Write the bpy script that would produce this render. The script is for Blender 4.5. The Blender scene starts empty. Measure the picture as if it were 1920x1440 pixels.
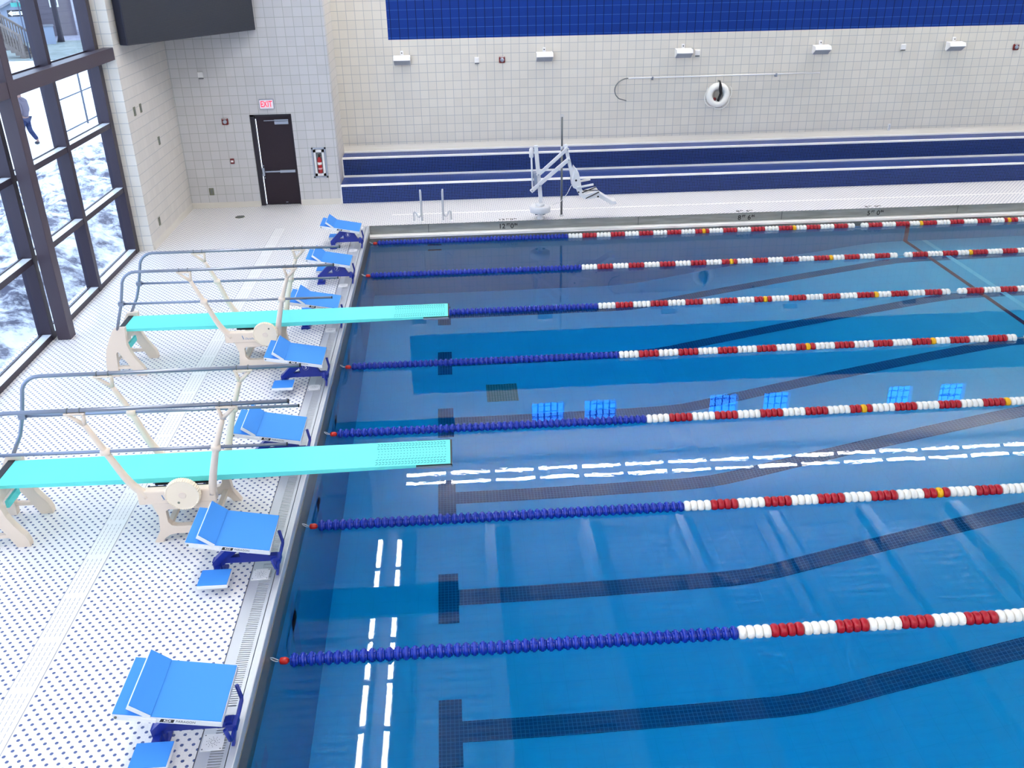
import bpy, bmesh, math, random
from mathutils import Vector, Matrix
random.seed(7)
S = bpy.context.scene
COL = S.collection
PI = math.pi
L = 2.134            # lane spacing
ZD = 0.30            # deck level above the water
YB = 2.41            # bench front / door wall
YW = 3.87            # tiled wall behind the bench
DEEP, SHAL = -3.43, -1.45

# ------------------------------------------------------------------ helpers
def lin(c):
    return tuple(((v/255.0)/12.92 if v/255.0 <= 0.04045 else ((v/255.0+0.055)/1.055)**2.4) for v in c)

def mat(name, rgb, rough=0.5, metal=0.0, spec=0.5, emit=None, estr=0.0, coat=0.0):
    m = bpy.data.materials.new(name); m.use_nodes = True
    b = m.node_tree.nodes['Principled BSDF']
    b.inputs['Base Color'].default_value = (*lin(rgb), 1)
    b.inputs['Roughness'].default_value = rough
    b.inputs['Metallic'].default_value = metal
    b.inputs['Specular IOR Level'].default_value = spec
    b.inputs['Coat Weight'].default_value = coat
    if emit:
        b.inputs['Emission Color'].default_value = (*lin(emit), 1)
        b.inputs['Emission Strength'].default_value = estr
    return m

class N:
    """tiny node-graph writer"""
    def __init__(s, m):
        s.nt = m.node_tree; s.b = s.nt.nodes['Principled BSDF']; s.out = s.nt.nodes['Material Output']
    def new(s, t): return s.nt.nodes.new(t)
    def link(s, a, b): s.nt.links.new(a, b)
    def math(s, op, a, b=None, c=None):
        n = s.new('ShaderNodeMath'); n.operation = op
        for i, v in enumerate((a, b, c)):
            if v is None: continue
            if isinstance(v, (int, float)): n.inputs[i].default_value = v
            else: s.link(v, n.inputs[i])
        return n.outputs[0]
    def pos(s):
        g = s.new('ShaderNodeNewGeometry'); x = s.new('ShaderNodeSeparateXYZ')
        s.link(g.outputs['Position'], x.inputs[0]); return x.outputs
    def mix(s, f, a, b):
        n = s.new('ShaderNodeMix'); n.data_type = 'RGBA'
        if isinstance(f, (int, float)): n.inputs[0].default_value = f
        else: s.link(f, n.inputs[0])
        for i, v in ((6, a), (7, b)):
            if isinstance(v, tuple): n.inputs[i].default_value = (*lin(v), 1)
            else: s.link(v, n.inputs[i])
        return n.outputs[2]
    def noise(s, scale, detail=3, vec=None, rough=0.55):
        n = s.new('ShaderNodeTexNoise'); n.inputs['Scale'].default_value = scale
        n.inputs['Detail'].default_value = detail; n.inputs['Roughness'].default_value = rough
        if vec is None:
            g = s.new('ShaderNodeNewGeometry'); vec = g.outputs['Position']
        s.link(vec, n.inputs['Vector']); return n.outputs['Fac']
    def line(s, co, period, width, off=0.0):
        """1 on the joint, 0 on the tile"""
        a = s.math('ADD', co, off + 1000*period)
        f = s.math('FRACT', s.math('DIVIDE', a, period))
        return s.math('LESS_THAN', f, width/period)

def tile_mat(name, tile, joint, period, width, axes, joint2=None, rough=0.35, vary=0.0, off=(0, 0, 0), w2=None, spec=0.5):
    m = mat(name, tile, rough); n = N(m); p = n.pos()
    base = tile
    col = None
    if vary:
        cmb = n.new('ShaderNodeCombineXYZ')
        for i in range(3):
            if i in axes:
                f = n.math('FLOOR', n.math('DIVIDE', n.math('ADD', p[i], off[i]+1000*period), period))
                n.link(f, cmb.inputs[i])
        wn = n.new('ShaderNodeTexWhiteNoise'); n.link(cmb.outputs[0], wn.inputs['Vector'])
        dark = tuple(c*(1-vary) for c in tile)
        col = n.mix(wn.outputs['Value'], dark, tile)
    l0 = n.line(p[axes[0]], period, width, off[axes[0]])
    l1 = n.line(p[axes[1]], period, w2 or width, off[axes[1]])
    c = n.mix(l1, col if col is not None else tile, joint2 or joint)
    c = n.mix(l0, c, joint)
    n.link(c, n.b.inputs['Base Color']); n.b.inputs['Specular IOR Level'].default_value = spec
    return m

class MB:
    def __init__(s, o=(0, 0, 0)): s.bm = bmesh.new(); s.o = Vector(o)
    def v(s, p): return s.bm.verts.new(Vector(p) - s.o)
    def faces(s, vs, fs, mi=0, smooth=False):
        V = [s.v(p) for p in vs]
        for f in fs:
            try:
                F = s.bm.faces.new([V[i] for i in f]); F.material_index = mi; F.smooth = smooth
            except ValueError: pass
        return V
    def box(s, lo, hi, mi=0, bev=0.0):
        x0, y0, z0 = lo; x1, y1, z1 = hi
        V = s.faces([(x0,y0,z0),(x1,y0,z0),(x1,y1,z0),(x0,y1,z0),(x0,y0,z1),(x1,y0,z1),(x1,y1,z1),(x0,y1,z1)],
            [(0,3,2,1),(4,5,6,7),(0,1,5,4),(1,2,6,5),(2,3,7,6),(3,0,4,7)], mi)
        if bev:
            es = {e for v in V for e in v.link_edges}
            bmesh.ops.bevel(s.bm, geom=list(es), offset=bev, segments=2, profile=0.5, affect='EDGES')
        return s
    def obox(s, c, size, rot, mi=0, bev=0.0):
        """box of given size, centre c, rotated by matrix rot"""
        hx, hy, hz = [d/2 for d in size]; c = Vector(c)
        P = [c + rot @ Vector(q) for q in ((-hx,-hy,-hz),(hx,-hy,-hz),(hx,hy,-hz),(-hx,hy,-hz),(-hx,-hy,hz),(hx,-hy,hz),(hx,hy,hz),(-hx,hy,hz))]
        V = s.faces(P, [(0,3,2,1),(4,5,6,7),(0,1,5,4),(1,2,6,5),(2,3,7,6),(3,0,4,7)], mi)
        if bev:
            es = {e for v in V for e in v.link_edges}
            bmesh.ops.bevel(s.bm, geom=list(es), offset=bev, segments=2, profile=0.5, affect='EDGES')
        return s
    def bar(s, a, b, w, h, mi=0, up=(0, 0, 1), bev=0.0):
        """rectangular bar from a to b, w across, h along 'up'"""
        a = Vector(a); b = Vector(b); d = (b-a); ln = d.length; d.normalize()
        side = d.cross(Vector(up));
        if side.length < 1e-5: side = d.cross(Vector((0, 1, 0)))
        side.normalize(); u = side.cross(d)
        R = Matrix((d, side, u)).transposed()
        return s.obox((a+b)/2, (ln, w, h), R, mi, bev)
    def prism(s, poly, axis, a, b, mi=0, holes=(), smooth=False):
        """poly: 2D loop in the plane normal to axis (order x,y / x,z / y,z), extruded a..b"""
        def p3(q, t):
            if axis == 1: return (q[0], t, q[1])
            if axis == 2: return (q[0], q[1], t)
            return (t, q[0], q[1])
        tmp = bmesh.new(); es = []
        for lp in [poly] + list(holes):
            vs = [tmp.verts.new(Vector(p3(q, a)) - s.o) for q in lp]
            for i in range(len(vs)): es.append(tmp.edges.new((vs[i], vs[(i+1) % len(vs)])))
        r = bmesh.ops.triangle_fill(tmp, edges=es, use_beauty=True)
        fs = [f for f in r['geom'] if isinstance(f, bmesh.types.BMFace)]
        e = bmesh.ops.extrude_face_region(tmp, geom=fs)
        d = Vector(p3((0, 0), b)) - Vector(p3((0, 0), a))
        bmesh.ops.translate(tmp, verts=[v for v in e['geom'] if isinstance(v, bmesh.types.BMVert)], vec=d)
        bmesh.ops.recalc_face_normals(tmp, faces=tmp.faces)
        for f in tmp.faces: f.material_index = mi
        me = bpy.data.meshes.new('t'); tmp.to_mesh(me); tmp.free(); s.bm.from_mesh(me); bpy.data.meshes.remove(me)
        return s
    def tube(s, pts, r, seg=10, mi=0, caps=True, closed=False):
        pts = [Vector(p) for p in pts]; n = len(pts)
        rr = r if isinstance(r, (list, tuple)) else [r]*n
        rings = []; prev = None
        for i, p in enumerate(pts):
            if closed: d = pts[(i+1) % n] - pts[i-1]
            else: d = pts[min(i+1, n-1)] - pts[max(i-1, 0)]
            d.normalize()
            if prev is None:
                u = d.cross(Vector((0, 0, 1)));
                if u.length < 0.05: u = d.cross(Vector((0, 1, 0)))
            else: u = prev - d*prev.dot(d)
            u.normalize(); prev = u; w = d.cross(u)
            rings.append([s.v(p + (u*math.cos(t) + w*math.sin(t))*rr[i]) for t in [2*PI*k/seg for k in range(seg)]])
        for i in range(n if closed else n-1):
            A, B = rings[i], rings[(i+1) % n]
            for k in range(seg):
                f = s.bm.faces.new((A[k], A[(k+1) % seg], B[(k+1) % seg], B[k])); f.smooth = True; f.material_index = mi
        if caps and not closed:
            f = s.bm.faces.new(rings[0]); f.material_index = mi
            f = s.bm.faces.new(rings[-1][::-1]); f.material_index = mi
        return s
    def lathe(s, prof, c, axis=2, seg=24, mi=0, smooth=True):
        """prof: [(r, t)] revolved round the axis through c"""
        c = Vector(c); rings = []
        for r, t in prof:
            ring = []
            for k in range(seg):
                a = 2*PI*k/seg; q = (r*math.cos(a), r*math.sin(a))
                p = {0: (t, q[0], q[1]), 1: (q[0], t, q[1]), 2: (q[0], q[1], t)}[axis]
                ring.append(s.v(c + Vector(p)))
            rings.append(ring)
        for A, B in zip(rings, rings[1:]):
            for k in range(seg):
                f = s.bm.faces.new((A[k], A[(k+1) % seg], B[(k+1) % seg], B[k])); f.smooth = smooth; f.material_index = mi
        for R in (rings[0], rings[-1]):
            f = s.bm.faces.new(R); f.material_index = mi
        return s
    def quad(s, a, b, c, d, mi=0):
        s.faces([a, b, c, d], [(0, 1, 2, 3)], mi); return s
    def build(s, name, mats, parent=None, recalc=True):
        if recalc: bmesh.ops.recalc_face_normals(s.bm, faces=s.bm.faces)
        me = bpy.data.meshes.new(name); s.bm.to_mesh(me); s.bm.free()
        for m in (mats if isinstance(mats, (list, tuple)) else [mats]): me.materials.append(m)
        o = bpy.data.objects.new(name, me); COL.objects.link(o)
        if parent: o.parent = parent
        elif s.o.length > 0: o.location = s.o
        return o

def tag(o, label=None, cat=None, group=None, kind=None):
    if label: o['label'] = label
    if cat: o['category'] = cat
    if group: o['group'] = group
    if kind: o['kind'] = kind
    return o
def thing(name, label, cat, loc=(0, 0, 0), group=None, kind=None):
    o = bpy.data.objects.new(name, None); COL.objects.link(o); o.location = loc; o.empty_display_size = 0.1
    return tag(o, label, cat, group, kind)
def struct(o, label=None):
    o['kind'] = 'structure'
    if label: o['label'] = label
    return o
def dup(root, loc, label=None, group=None):
    def cp(o, par):
        c = o.copy(); COL.objects.link(c)
        if par: c.parent = par
        for ch in kids.get(o.name, []): cp(ch, c)
        return c
    kids = {}
    for o in list(COL.objects):
        if o.parent: kids.setdefault(o.parent.name, []).append(o)
    r = cp(root, None); r.location = loc
    if label: r['label'] = label
    if group: r['group'] = group
    return r
def text_part(name, txt, size, M, m, parent=None, extrude=0.0008, shear=0.0, bold=0.0):
    """lettering as mesh; M places the text's own xy plane"""
    cu = bpy.data.curves.new('txt', 'FONT'); cu.body = txt; cu.size = size; cu.extrude = extrude
    cu.align_x = 'CENTER'; cu.align_y = 'CENTER'; cu.shear = shear; cu.offset = bold
    t = bpy.data.objects.new('txt', cu); COL.objects.link(t)
    dg = bpy.context.evaluated_depsgraph_get(); dg.update()
    me = bpy.data.meshes.new_from_object(t.evaluated_get(dg))
    bpy.data.objects.remove(t); bpy.data.curves.remove(cu)
    me.transform(M); me.materials.clear(); me.materials.append(m); me.name = name
    o = bpy.data.objects.new(name, me); COL.objects.link(o)
    if parent: o.parent = parent
    return o
def frame_M(c, xdir, ydir):
    x = Vector(xdir).normalized(); y = Vector(ydir).normalized(); z = x.cross(y)
    M = Matrix((x, y, z)).transposed().to_4x4(); M.translation = Vector(c); return M
def arc(c, r, a0, a1, n, plane='xz', y=0.0):
    out = []
    for i in range(n+1):
        a = math.radians(a0 + (a1-a0)*i/n); p, q = c[0] + r*math.cos(a), c[1] + r*math.sin(a)
        out.append((p, y, q) if plane == 'xz' else ((p, q, y) if plane == 'xy' else (y, p, q)))
    return out

# ------------------------------------------------------------------ materials
M = {}
M['tile_far'] = tile_mat('glazed_tile_far', (226, 222, 214), (182, 184, 186), 0.2032, 0.012, (0, 2), rough=0.38, vary=0.03)
M['tile_side'] = tile_mat('glazed_tile_side', (214, 210, 206), (176, 178, 180), 0.2032, 0.004, (1, 2), rough=0.38, vary=0.03, w2=0.012)
M['tile_door'] = tile_mat('glazed_tile_door', (204, 204, 208), (168, 172, 172), 0.2032, 0.012, (0, 2), rough=0.38, vary=0.03)
M['tile_plain'] = mat('cove_tile', (214, 210, 203), 0.4)
M['blue_tile'] = tile_mat('blue_wall_tile', (10, 54, 142), (4, 24, 82), 0.2032, 0.016, (0, 2), joint2=(48, 96, 176), rough=0.45, vary=0.06, w2=0.010, spec=0.2)
M['bench_front'] = tile_mat('bench_mosaic_front', (15, 28, 92), (70, 104, 180), 0.0385, 0.006, (0, 2), rough=0.35, vary=0.35, spec=0.3)
M['bench_top'] = tile_mat('bench_mosaic_top', (18, 34, 104), (76, 110, 186), 0.0385, 0.007, (0, 1), rough=0.4, vary=0.3, spec=0.2)
M['white'] = mat('white_paint', (232, 233, 236), 0.4)
M['white_plastic'] = mat('white_plastic', (238, 238, 240), 0.35)
M['white_trim'] = mat('white_tile_trim', (252, 251, 250), 0.35)
M['steel'] = mat('stainless_steel', (206, 210, 216), 0.42, 0.45)
M['steel_dark'] = mat('dull_steel', (120, 126, 128), 0.45, 0.8)
M['galv'] = mat('galvanised_tube', (138, 146, 164), 0.34, 0.7)
M['cream'] = mat('cream_casting', (230, 213, 196), 0.45)
M['cream_wheel'] = mat('cream_wheel', (236, 222, 200), 0.5)
M['aqua'] = mat('aqua_board', (104, 226, 222), 0.7)
M['aqua_dark'] = mat('aqua_slots', (26, 128, 140), 0.7)
M['black'] = mat('black_rubber', (22, 26, 30), 0.5)
M['navy'] = mat('navy_enamel', (22, 46, 148), 0.35)
M['pad'] = mat('blue_pad', (58, 142, 232), 0.75)
M['blockside'] = mat('block_side', (226, 230, 236), 0.45)
M['ink'] = mat('black_ink', (26, 26, 30), 0.6)
M['ink_grey'] = mat('grey_ink', (120, 124, 130), 0.6)
M['ink_blue'] = mat('logo_blue', (110, 140, 176), 0.6)
M['f_blue'] = mat('float_blue', (10, 48, 168), 0.3)
M['f_red'] = mat('float_red', (176, 14, 38), 0.35)
M['f_white'] = mat('float_white', (246, 246, 242), 0.4)
M['f_yel'] = mat('float_yellow', (246, 186, 8), 0.4)
M['hook_red'] = mat('tension_red', (196, 34, 30), 0.35)
M['bronze'] = mat('bronze_frame', (52, 44, 58), 0.36, 0.2)
M['sill_glare'] = mat('painted_sky_glare', (214, 224, 236), 0.3)
M['bronze_col'] = mat('painted_steel', (66, 56, 68), 0.42)
M['door'] = mat('dark_door', (44, 34, 44), 0.5, 0.0, 0.3)
M['doorframe'] = mat('dark_door_frame', (36, 32, 44), 0.5)
M['alu'] = mat('brushed_aluminium', (168, 176, 192), 0.35, 0.6)
M['red'] = mat('alarm_red', (112, 22, 26), 0.4)
M['ext_red'] = mat('extinguisher_red', (168, 24, 34), 0.3)
M['plate'] = mat('grey_outlet_plate', (116, 120, 104), 0.5)
M['screen'] = mat('louvred_display', (58, 62, 72), 0.7)
M['screen_side'] = mat('display_side', (38, 44, 66), 0.5)
M['drain_edge'] = mat('drain_edge', (160, 164, 172), 0.6); M['drain_slot'] = mat('drain_slot', (168, 172, 182), 0.7)
M['strap'] = mat('black_strap', (18, 18, 22), 0.7)
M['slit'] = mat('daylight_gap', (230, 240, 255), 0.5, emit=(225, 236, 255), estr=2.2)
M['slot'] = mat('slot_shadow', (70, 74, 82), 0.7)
M['roof_strip'] = mat('dark_strip', (70, 84, 104), 0.6); M['rib_shadow'] = mat('deck_rib_shade', (96, 104, 118), 0.6)
M['tube_lamp'] = mat('lamp_tube', (255, 255, 255), 0.5, emit=(255, 248, 238), estr=44.0)
M['up_lamp'] = mat('uplight_lens', (255, 255, 255), 0.5, emit=(255, 248, 238), estr=82.0)
M['housing'] = mat('fixture_housing', (225, 226, 228), 0.5)
M['deck_white'] = mat('ceiling_white', (206, 212, 218), 0.6)
M['snow'] = mat('snow', (236, 240, 248), 0.8)

# mosaic deck: white hexagons with one blue-grey dot per cell
def deck_material():
    m = mat('hex_mosaic_deck', (236, 235, 236), 0.45); n = N(m); p = n.pos()
    A, B = 0.0905, 0.1056     # dot spacing along x, twice the row pitch along y
    def cell(ox, oy):
        fx = n.math('SUBTRACT', n.math('FRACT', n.math('DIVIDE', n.math('ADD', p[0], 90.5+ox), A)), 0.5)
        fy = n.math('SUBTRACT', n.math('FRACT', n.math('DIVIDE', n.math('ADD', p[1], 105.6+oy), B)), 0.5)
        dx = n.math('MULTIPLY', fx, A); dy = n.math('MULTIPLY', fy, B)
        ax = n.math('ABSOLUTE', dx); ay = n.math('ABSOLUTE', dy)
        # hexagon distance
        h = n.math('MAXIMUM', ay, n.math('ADD', n.math('MULTIPLY', ax, 0.866), n.math('MULTIPLY', ay, 0.5)))
        return n.math('LESS_THAN', h, 0.0135)
    dots = n.math('MAXIMUM', cell(0, 0), cell(A/2, B/2))
    # faint joints of the white hexagons
    vo = n.new('ShaderNodeTexVoronoi'); vo.feature = 'DISTANCE_TO_EDGE'; vo.inputs['Scale'].default_value = 36.0
    vo.inputs['Randomness'].default_value = 0.25
    g = n.new('ShaderNodeNewGeometry'); n.link(g.outputs['Position'], vo.inputs['Vector'])
    j = n.math('LESS_THAN', vo.outputs['Distance'], 0.05)
    base = n.mix(n.math('MULTIPLY', j, 0.5), (238, 237, 238), (214, 214, 218))
    st = n.noise(0.6, 2)
    base2 = n.mix(n.math('MULTIPLY', st, 0.16), base, (196, 192, 188))
    n.link(n.mix(dots, base2, (72, 90, 142)), n.b.inputs['Base Color'])
    return m
M['deck'] = deck_material()

def pool_material():
    m = mat('pool_plaster', (196, 222, 232), 0.6); n = N(m); p = n.pos()
    lx = n.line(p[0], 0.30, 0.006); ly = n.line(p[1], 0.30, 0.006)
    j = n.math('MULTIPLY', n.math('MAXIMUM', lx, ly), 0.14)
    nz = n.noise(0.35, 3)
    c = n.mix(n.math('MULTIPLY', nz, 0.25), (192, 214, 240), (166, 196, 230))
    n.link(n.mix(j, c, (120, 160, 180)), n.b.inputs['Base Color'])
    return m
M['pool'] = pool_material()
M['lane_line'] = tile_mat('lane_mosaic', (52, 74, 122), (104, 136, 178), 0.05, 0.007, (0, 1), rough=0.5)
M['drain_grate'] = tile_mat('main_drain_grate', (220, 158, 150), (150, 108, 104), 0.05, 0.012, (0, 1), rough=0.5)
M['red_line'] = mat('break_line_red', (212, 60, 72), 0.6)
M['pale_line'] = mat('pale_floor_stripe', (232, 240, 255), 0.6)

def water_material():
    m = mat('pool_water', (255, 255, 255), 0.0); n = N(m)
    n.b.inputs['Transmission Weight'].default_value = 1.0
    n.b.inputs['IOR'].default_value = 1.333
    va = n.new('ShaderNodeVolumeAbsorption'); va.inputs['Color'].default_value = (0.0, 0.862, 0.984, 1); va.inputs['Density'].default_value = 0.62
    n.link(va.outputs[0], n.out.inputs['Volume'])
    mp = n.new('ShaderNodeMapping'); mp.inputs['Scale'].default_value = (1.0, 2.2, 1.0)
    g = n.new('ShaderNodeNewGeometry'); n.link(g.outputs['Position'], mp.inputs[0])
    nz = n.noise(5.0, 2, mp.outputs[0])
    bp = n.new('ShaderNodeBump'); bp.inputs['Strength'].default_value = 0.007; bp.inputs['Distance'].default_value = 0.02
    n.link(nz, bp.inputs['Height']); n.link(bp.outputs[0], n.b.inputs['Normal'])
    return m
M['water'] = water_material()

def steel_wall_material():
    m = mat('stained_gutter_steel', (150, 154, 150), 0.38, 0.5); n = N(m)
    mp = n.new('ShaderNodeMapping'); mp.inputs['Scale'].default_value = (1.0, 1.0, 9.0)
    g = n.new('ShaderNodeNewGeometry'); n.link(g.outputs['Position'], mp.inputs[0])
    nz = n.noise(1.6, 4, mp.outputs[0])
    n.link(n.mix(nz, (104, 108, 100), (176, 180, 180)), n.b.inputs['Base Color'])
    return m
M['gutter_face'] = steel_wall_material()
M['gutter_dark'] = mat('wet_gutter_face', (104, 100, 92), 0.4, 0.2)
M['pool_wall'] = mat('pool_wall_tile', (88, 156, 190), 0.5)

def glass_material():
    m = bpy.data.materials.new('window_glass'); m.use_nodes = True; nt = m.node_tree
    nt.nodes.remove(nt.nodes['Principled BSDF'])
    t = nt.nodes.new('ShaderNodeBsdfTransparent'); t.inputs[0].default_value = (0.86, 0.92, 1.0, 1)
    g = nt.nodes.new('ShaderNodeBsdfGlossy'); g.inputs['Roughness'].default_value = 0.02
    lw = nt.nodes.new('ShaderNodeLayerWeight'); lw.inputs[0].default_value = 0.5
    pw = nt.nodes.new('ShaderNodeMath'); pw.operation = 'POWER'; pw.inputs[1].default_value = 5.0
    nt.links.new(lw.outputs['Facing'], pw.inputs[0])
    f = nt.nodes.new('ShaderNodeMath'); f.operation = 'MULTIPLY_ADD'; f.inputs[1].default_value = 0.5; f.inputs[2].default_value = 0.03
    nt.links.new(pw.outputs[0], f.inputs[0])
    x = nt.nodes.new('ShaderNodeMixShader')
    nt.links.new(f.outputs[0], x.inputs[0]); nt.links.new(t.outputs[0], x.inputs[1]); nt.links.new(g.outputs[0], x.inputs[2])
    nt.links.new(x.outputs[0], nt.nodes['Material Output'].inputs[0])
    return m
M['glass'] = glass_material()

def mound_material():
    m = mat('dirty_snow', (220, 226, 236), 0.9); n = N(m)
    a = n.noise(2.6, 8, rough=0.72); b = n.noise(0.5, 3)
    r = n.new('ShaderNodeValToRGB')
    r.color_ramp.elements[0].position = 0.44; r.color_ramp.elements[0].color = (*lin((96, 96, 112)), 1)
    r.color_ramp.elements[1].position = 0.58; r.color_ramp.elements[1].color = (*lin((238, 242, 250)), 1)
    n.link(n.math('ADD', n.math('MULTIPLY', a, 0.8), n.math('MULTIPLY', b, 0.22)), r.inputs[0])
    n.link(r.outputs[0], n.b.inputs['Base Color'])
    return m
M['mound'] = mound_material()
def two_tone(name, c0, c1, scale, stretch=(1, 1, 1), rough=0.85):
    m = mat(name, c0, rough); n = N(m)
    mp = n.new('ShaderNodeMapping'); mp.inputs['Scale'].default_value = stretch
    g = n.new('ShaderNodeNewGeometry'); n.link(g.outputs['Position'], mp.inputs[0])
    n.link(n.mix(n.noise(scale, 5, mp.outputs[0]), c0, c1), n.b.inputs['Base Color']); return m
M['lawn'] = two_tone('frosted_lawn', (78, 92, 78), (150, 158, 160), 1.2)
M['siding'] = two_tone('lapped_siding', (82, 74, 82), (118, 112, 122), 3.0, (0.2, 0.2, 5.0))
M['siding2'] = mat('pale_siding', (136, 138, 150), 0.8)
M['roof'] = two_tone('snowy_roof', (84, 82, 94), (160, 164, 174), 1.0)
M['bark'] = two_tone('bark', (40, 36, 44), (66, 60, 70), 4.0, (4, 4, 0.6))
M['wood'] = two_tone('weathered_wood', (86, 78, 74), (124, 114, 108), 4.0)
M['blueboards'] = mat('pale_blue_boards', (140, 152, 172), 0.8)
M['dark_win'] = mat('house_window', (58, 64, 86), 0.2)
M['sign_green'] = mat('street_sign_green', (60, 150, 140), 0.5)
M['chain'] = mat('chain_link', (70, 78, 96), 0.5, 0.2)

# ------------------------------------------------------------------ the setting
XR, YN, ZC = 24.0, -22.5, 10.8
XL = -4.28           # inner face of the left side wall
# floor
b = MB()
b.box((-4.95, YN, 0.0), (-0.27, YW+0.3, ZD))
b.box((-0.27, 0.39, 0.0), (XR, YW+0.3, ZD))
b.box((-0.27, YN, 0.0), (XR, -18.6, ZD))
struct(b.build('floor', M['deck']), 'white mosaic deck with small blue dots round the pool')
# walls
b = MB(); b.box((-0.75, YW, ZD), (XR, YW+0.3, 3.82), 0)
b.box((-0.75, YW, 3.82), (0.54, YW+0.3, 5.62), 0); b.box((0.54, YW, 3.82), (XR, YW+0.3, 5.62), 1)
WX = ((3.9, 4.85), (5.44, 6.38), (9.12, 9.97), (10.73, 11.52), (14.47, 15.21), (16.04, 16.82), (19.6, 20.4))
WZ0, WZ1 = 6.1, 7.0
b.box((-0.75, YW, 5.62), (XR, YW+0.3, WZ0), 0); b.box((-0.75, YW, WZ1), (XR, YW+0.3, ZC), 0)
xs = [-0.75] + [v for w in WX for v in w] + [XR]
for i in range(0, len(xs), 2): b.box((xs[i], YW, WZ0), (xs[i+1], YW+0.3, WZ1), 0)
struct(b.build('wall_far', [M['tile_far'], M['blue_tile']]), 'pale tiled wall with a wide royal blue band')
DX0, DX1, DZ1 = -2.66, -1.71, 2.42
b = MB()
b.box((XL-0.6, YB, ZD), (DX0, YB+0.3, ZC)); b.box((DX1, YB, ZD), (-0.75, YB+0.3, ZC)); b.box((DX0, YB, DZ1), (DX1, YB+0.3, ZC))
b.box((DX0, YB+0.2, ZD), (DX1, YB+0.3, DZ1))
b.box((-1.05, YB+0.3, ZD), (-0.75, YW+0.3, ZC), 1)
struct(b.build('wall_door', [M['tile_door'], M['tile_side']]), 'pale tiled wall with the exit door')
b = MB(); b.box((-4.68, -0.85, ZD), (XL, YB, ZC))
wl = b.build('wall_left', [M['tile_side'], M['tile_far']])
for f in wl.data.polygons:
    if abs(f.normal.y) > 0.5: f.material_index = 1
struct(wl, 'short tiled wall between the windows and the exit door')
b = MB(); b.box((XR, YN, 0), (XR+0.2, YW+0.3, ZC)); struct(b.build('wall_right', M['tile_plain']))
b = MB(); b.box((-4.95, YN-0.2, 0), (XR, YN, ZC)); struct(b.build('wall_near', M['tile_plain']))
b = MB(); b.box((-4.95, YN, 8.6), (-4.55, -0.85, ZC)); struct(b.build('wall_window_head', M['tile_plain']))
# coved base of the tiled walls
b = MB(); b.prism([(YB-0.035, ZD), (YB, ZD), (YB, ZD+0.13), (YB-0.012, ZD+0.11)], 0, XL, DX0)
b.prism([(YB-0.035, ZD), (YB, ZD), (YB, ZD+0.13), (YB-0.012, ZD+0.11)], 0, DX1, -0.75)
struct(b.build('baseboard_door_wall', M['tile_plain']))
b = MB(); b.prism([(XL, ZD), (XL+0.035, ZD), (XL+0.012, ZD+0.11), (XL, ZD+0.13)], 1, -0.8, YB)
struct(b.build('baseboard_left', M['tile_plain']))
# ceiling: ribbed steel deck
b = MB(); prof = []; y = YN
vs = []; k = 0
while y < YW+0.3:
    for dy, dz in ((0, 0), (0.10, 0), (0.14, 0.07), (0.26, 0.07), (0.30, 0)): vs.append((y+dy, ZC+dz))
    y += 0.30
for (ya, za), (yb, zb) in zip(vs, vs[1:]):
    if yb - ya < 1e-6: continue
    b.quad((-4.95, ya, za), (XR+0.2, ya, za), (XR+0.2, yb, zb), (-4.95, yb, zb), 1 if za > ZC+0.05 and zb > ZC+0.05 else 0)  # rib recesses coloured darker to imitate their shade
struct(b.build('ceiling', [M['deck_white'], M['rib_shadow']], recalc=False), 'white ribbed steel roof deck')
def truss(x):
    b = MB()
    for z, w in ((10.62, 0.16), (9.75, 0.13)):
        b.box((x-w, YN, z-0.07), (x+w, YW, z+0.07))
    y = YN+0.4; up = False
    while y < YW-1.2:
        z0, z1 = (10.6, 9.78) if up else (9.78, 10.6)
        b.bar((x, y, z0), (x, y+1.1, z1), 0.05, 0.05); y += 1.1; up = not up
    t = struct(b.build('roof_truss', M['deck_white']))
    b = MB(); b.box((x+0.22, YN, 10.30), (x+0.62, YW, 10.62)); struct(b.build('dark_roof_strip', M['roof_strip']))  # dark strip added beside each truss for contrast in the mirrored ceiling
    return t
for i in range(10): truss(-0.3 + 2.85*i)

# glass-block windows high in the far wall, seen mirrored in the water
def block_mat():
    m = mat('blue_glass_block', (60, 130, 230), 0.15, emit=(66, 146, 255), estr=11.0); return m
M['gblock'] = block_mat()
M['gjoint'] = mat('glass_block_joint', (30, 70, 190), 0.4, emit=(20, 70, 230), estr=0.5)
for i, (xa, xb) in enumerate(WX):
    w = thing('window_%d' % (i+2), 'square glass block window lit blue by daylight, high in the far wall', 'window', (xa, YW+0.2, WZ0), 'glass block windows', 'structure')
    o = Vector((xa, YW+0.2, WZ0)); b = MB(o); b.box((xa, YW+0.2, WZ0), (xb, YW+0.24, WZ1)); b.build('joint_panel', M['gjoint'], w)
    b = MB(o); nx, nz = (5, 5) if i < 2 else (4, 4); px, pz = (xb-xa)/nx, (WZ1-WZ0)/nz
    for p in range(nx):
        for q in range(nz):
            b.box((xa+p*px+0.026, YW+0.15, WZ0+q*pz+0.026), (xa+(p+1)*px-0.026, YW+0.2, WZ0+(q+1)*pz-0.026))
    b.build('glass_blocks', M['gblock'], w)

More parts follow.
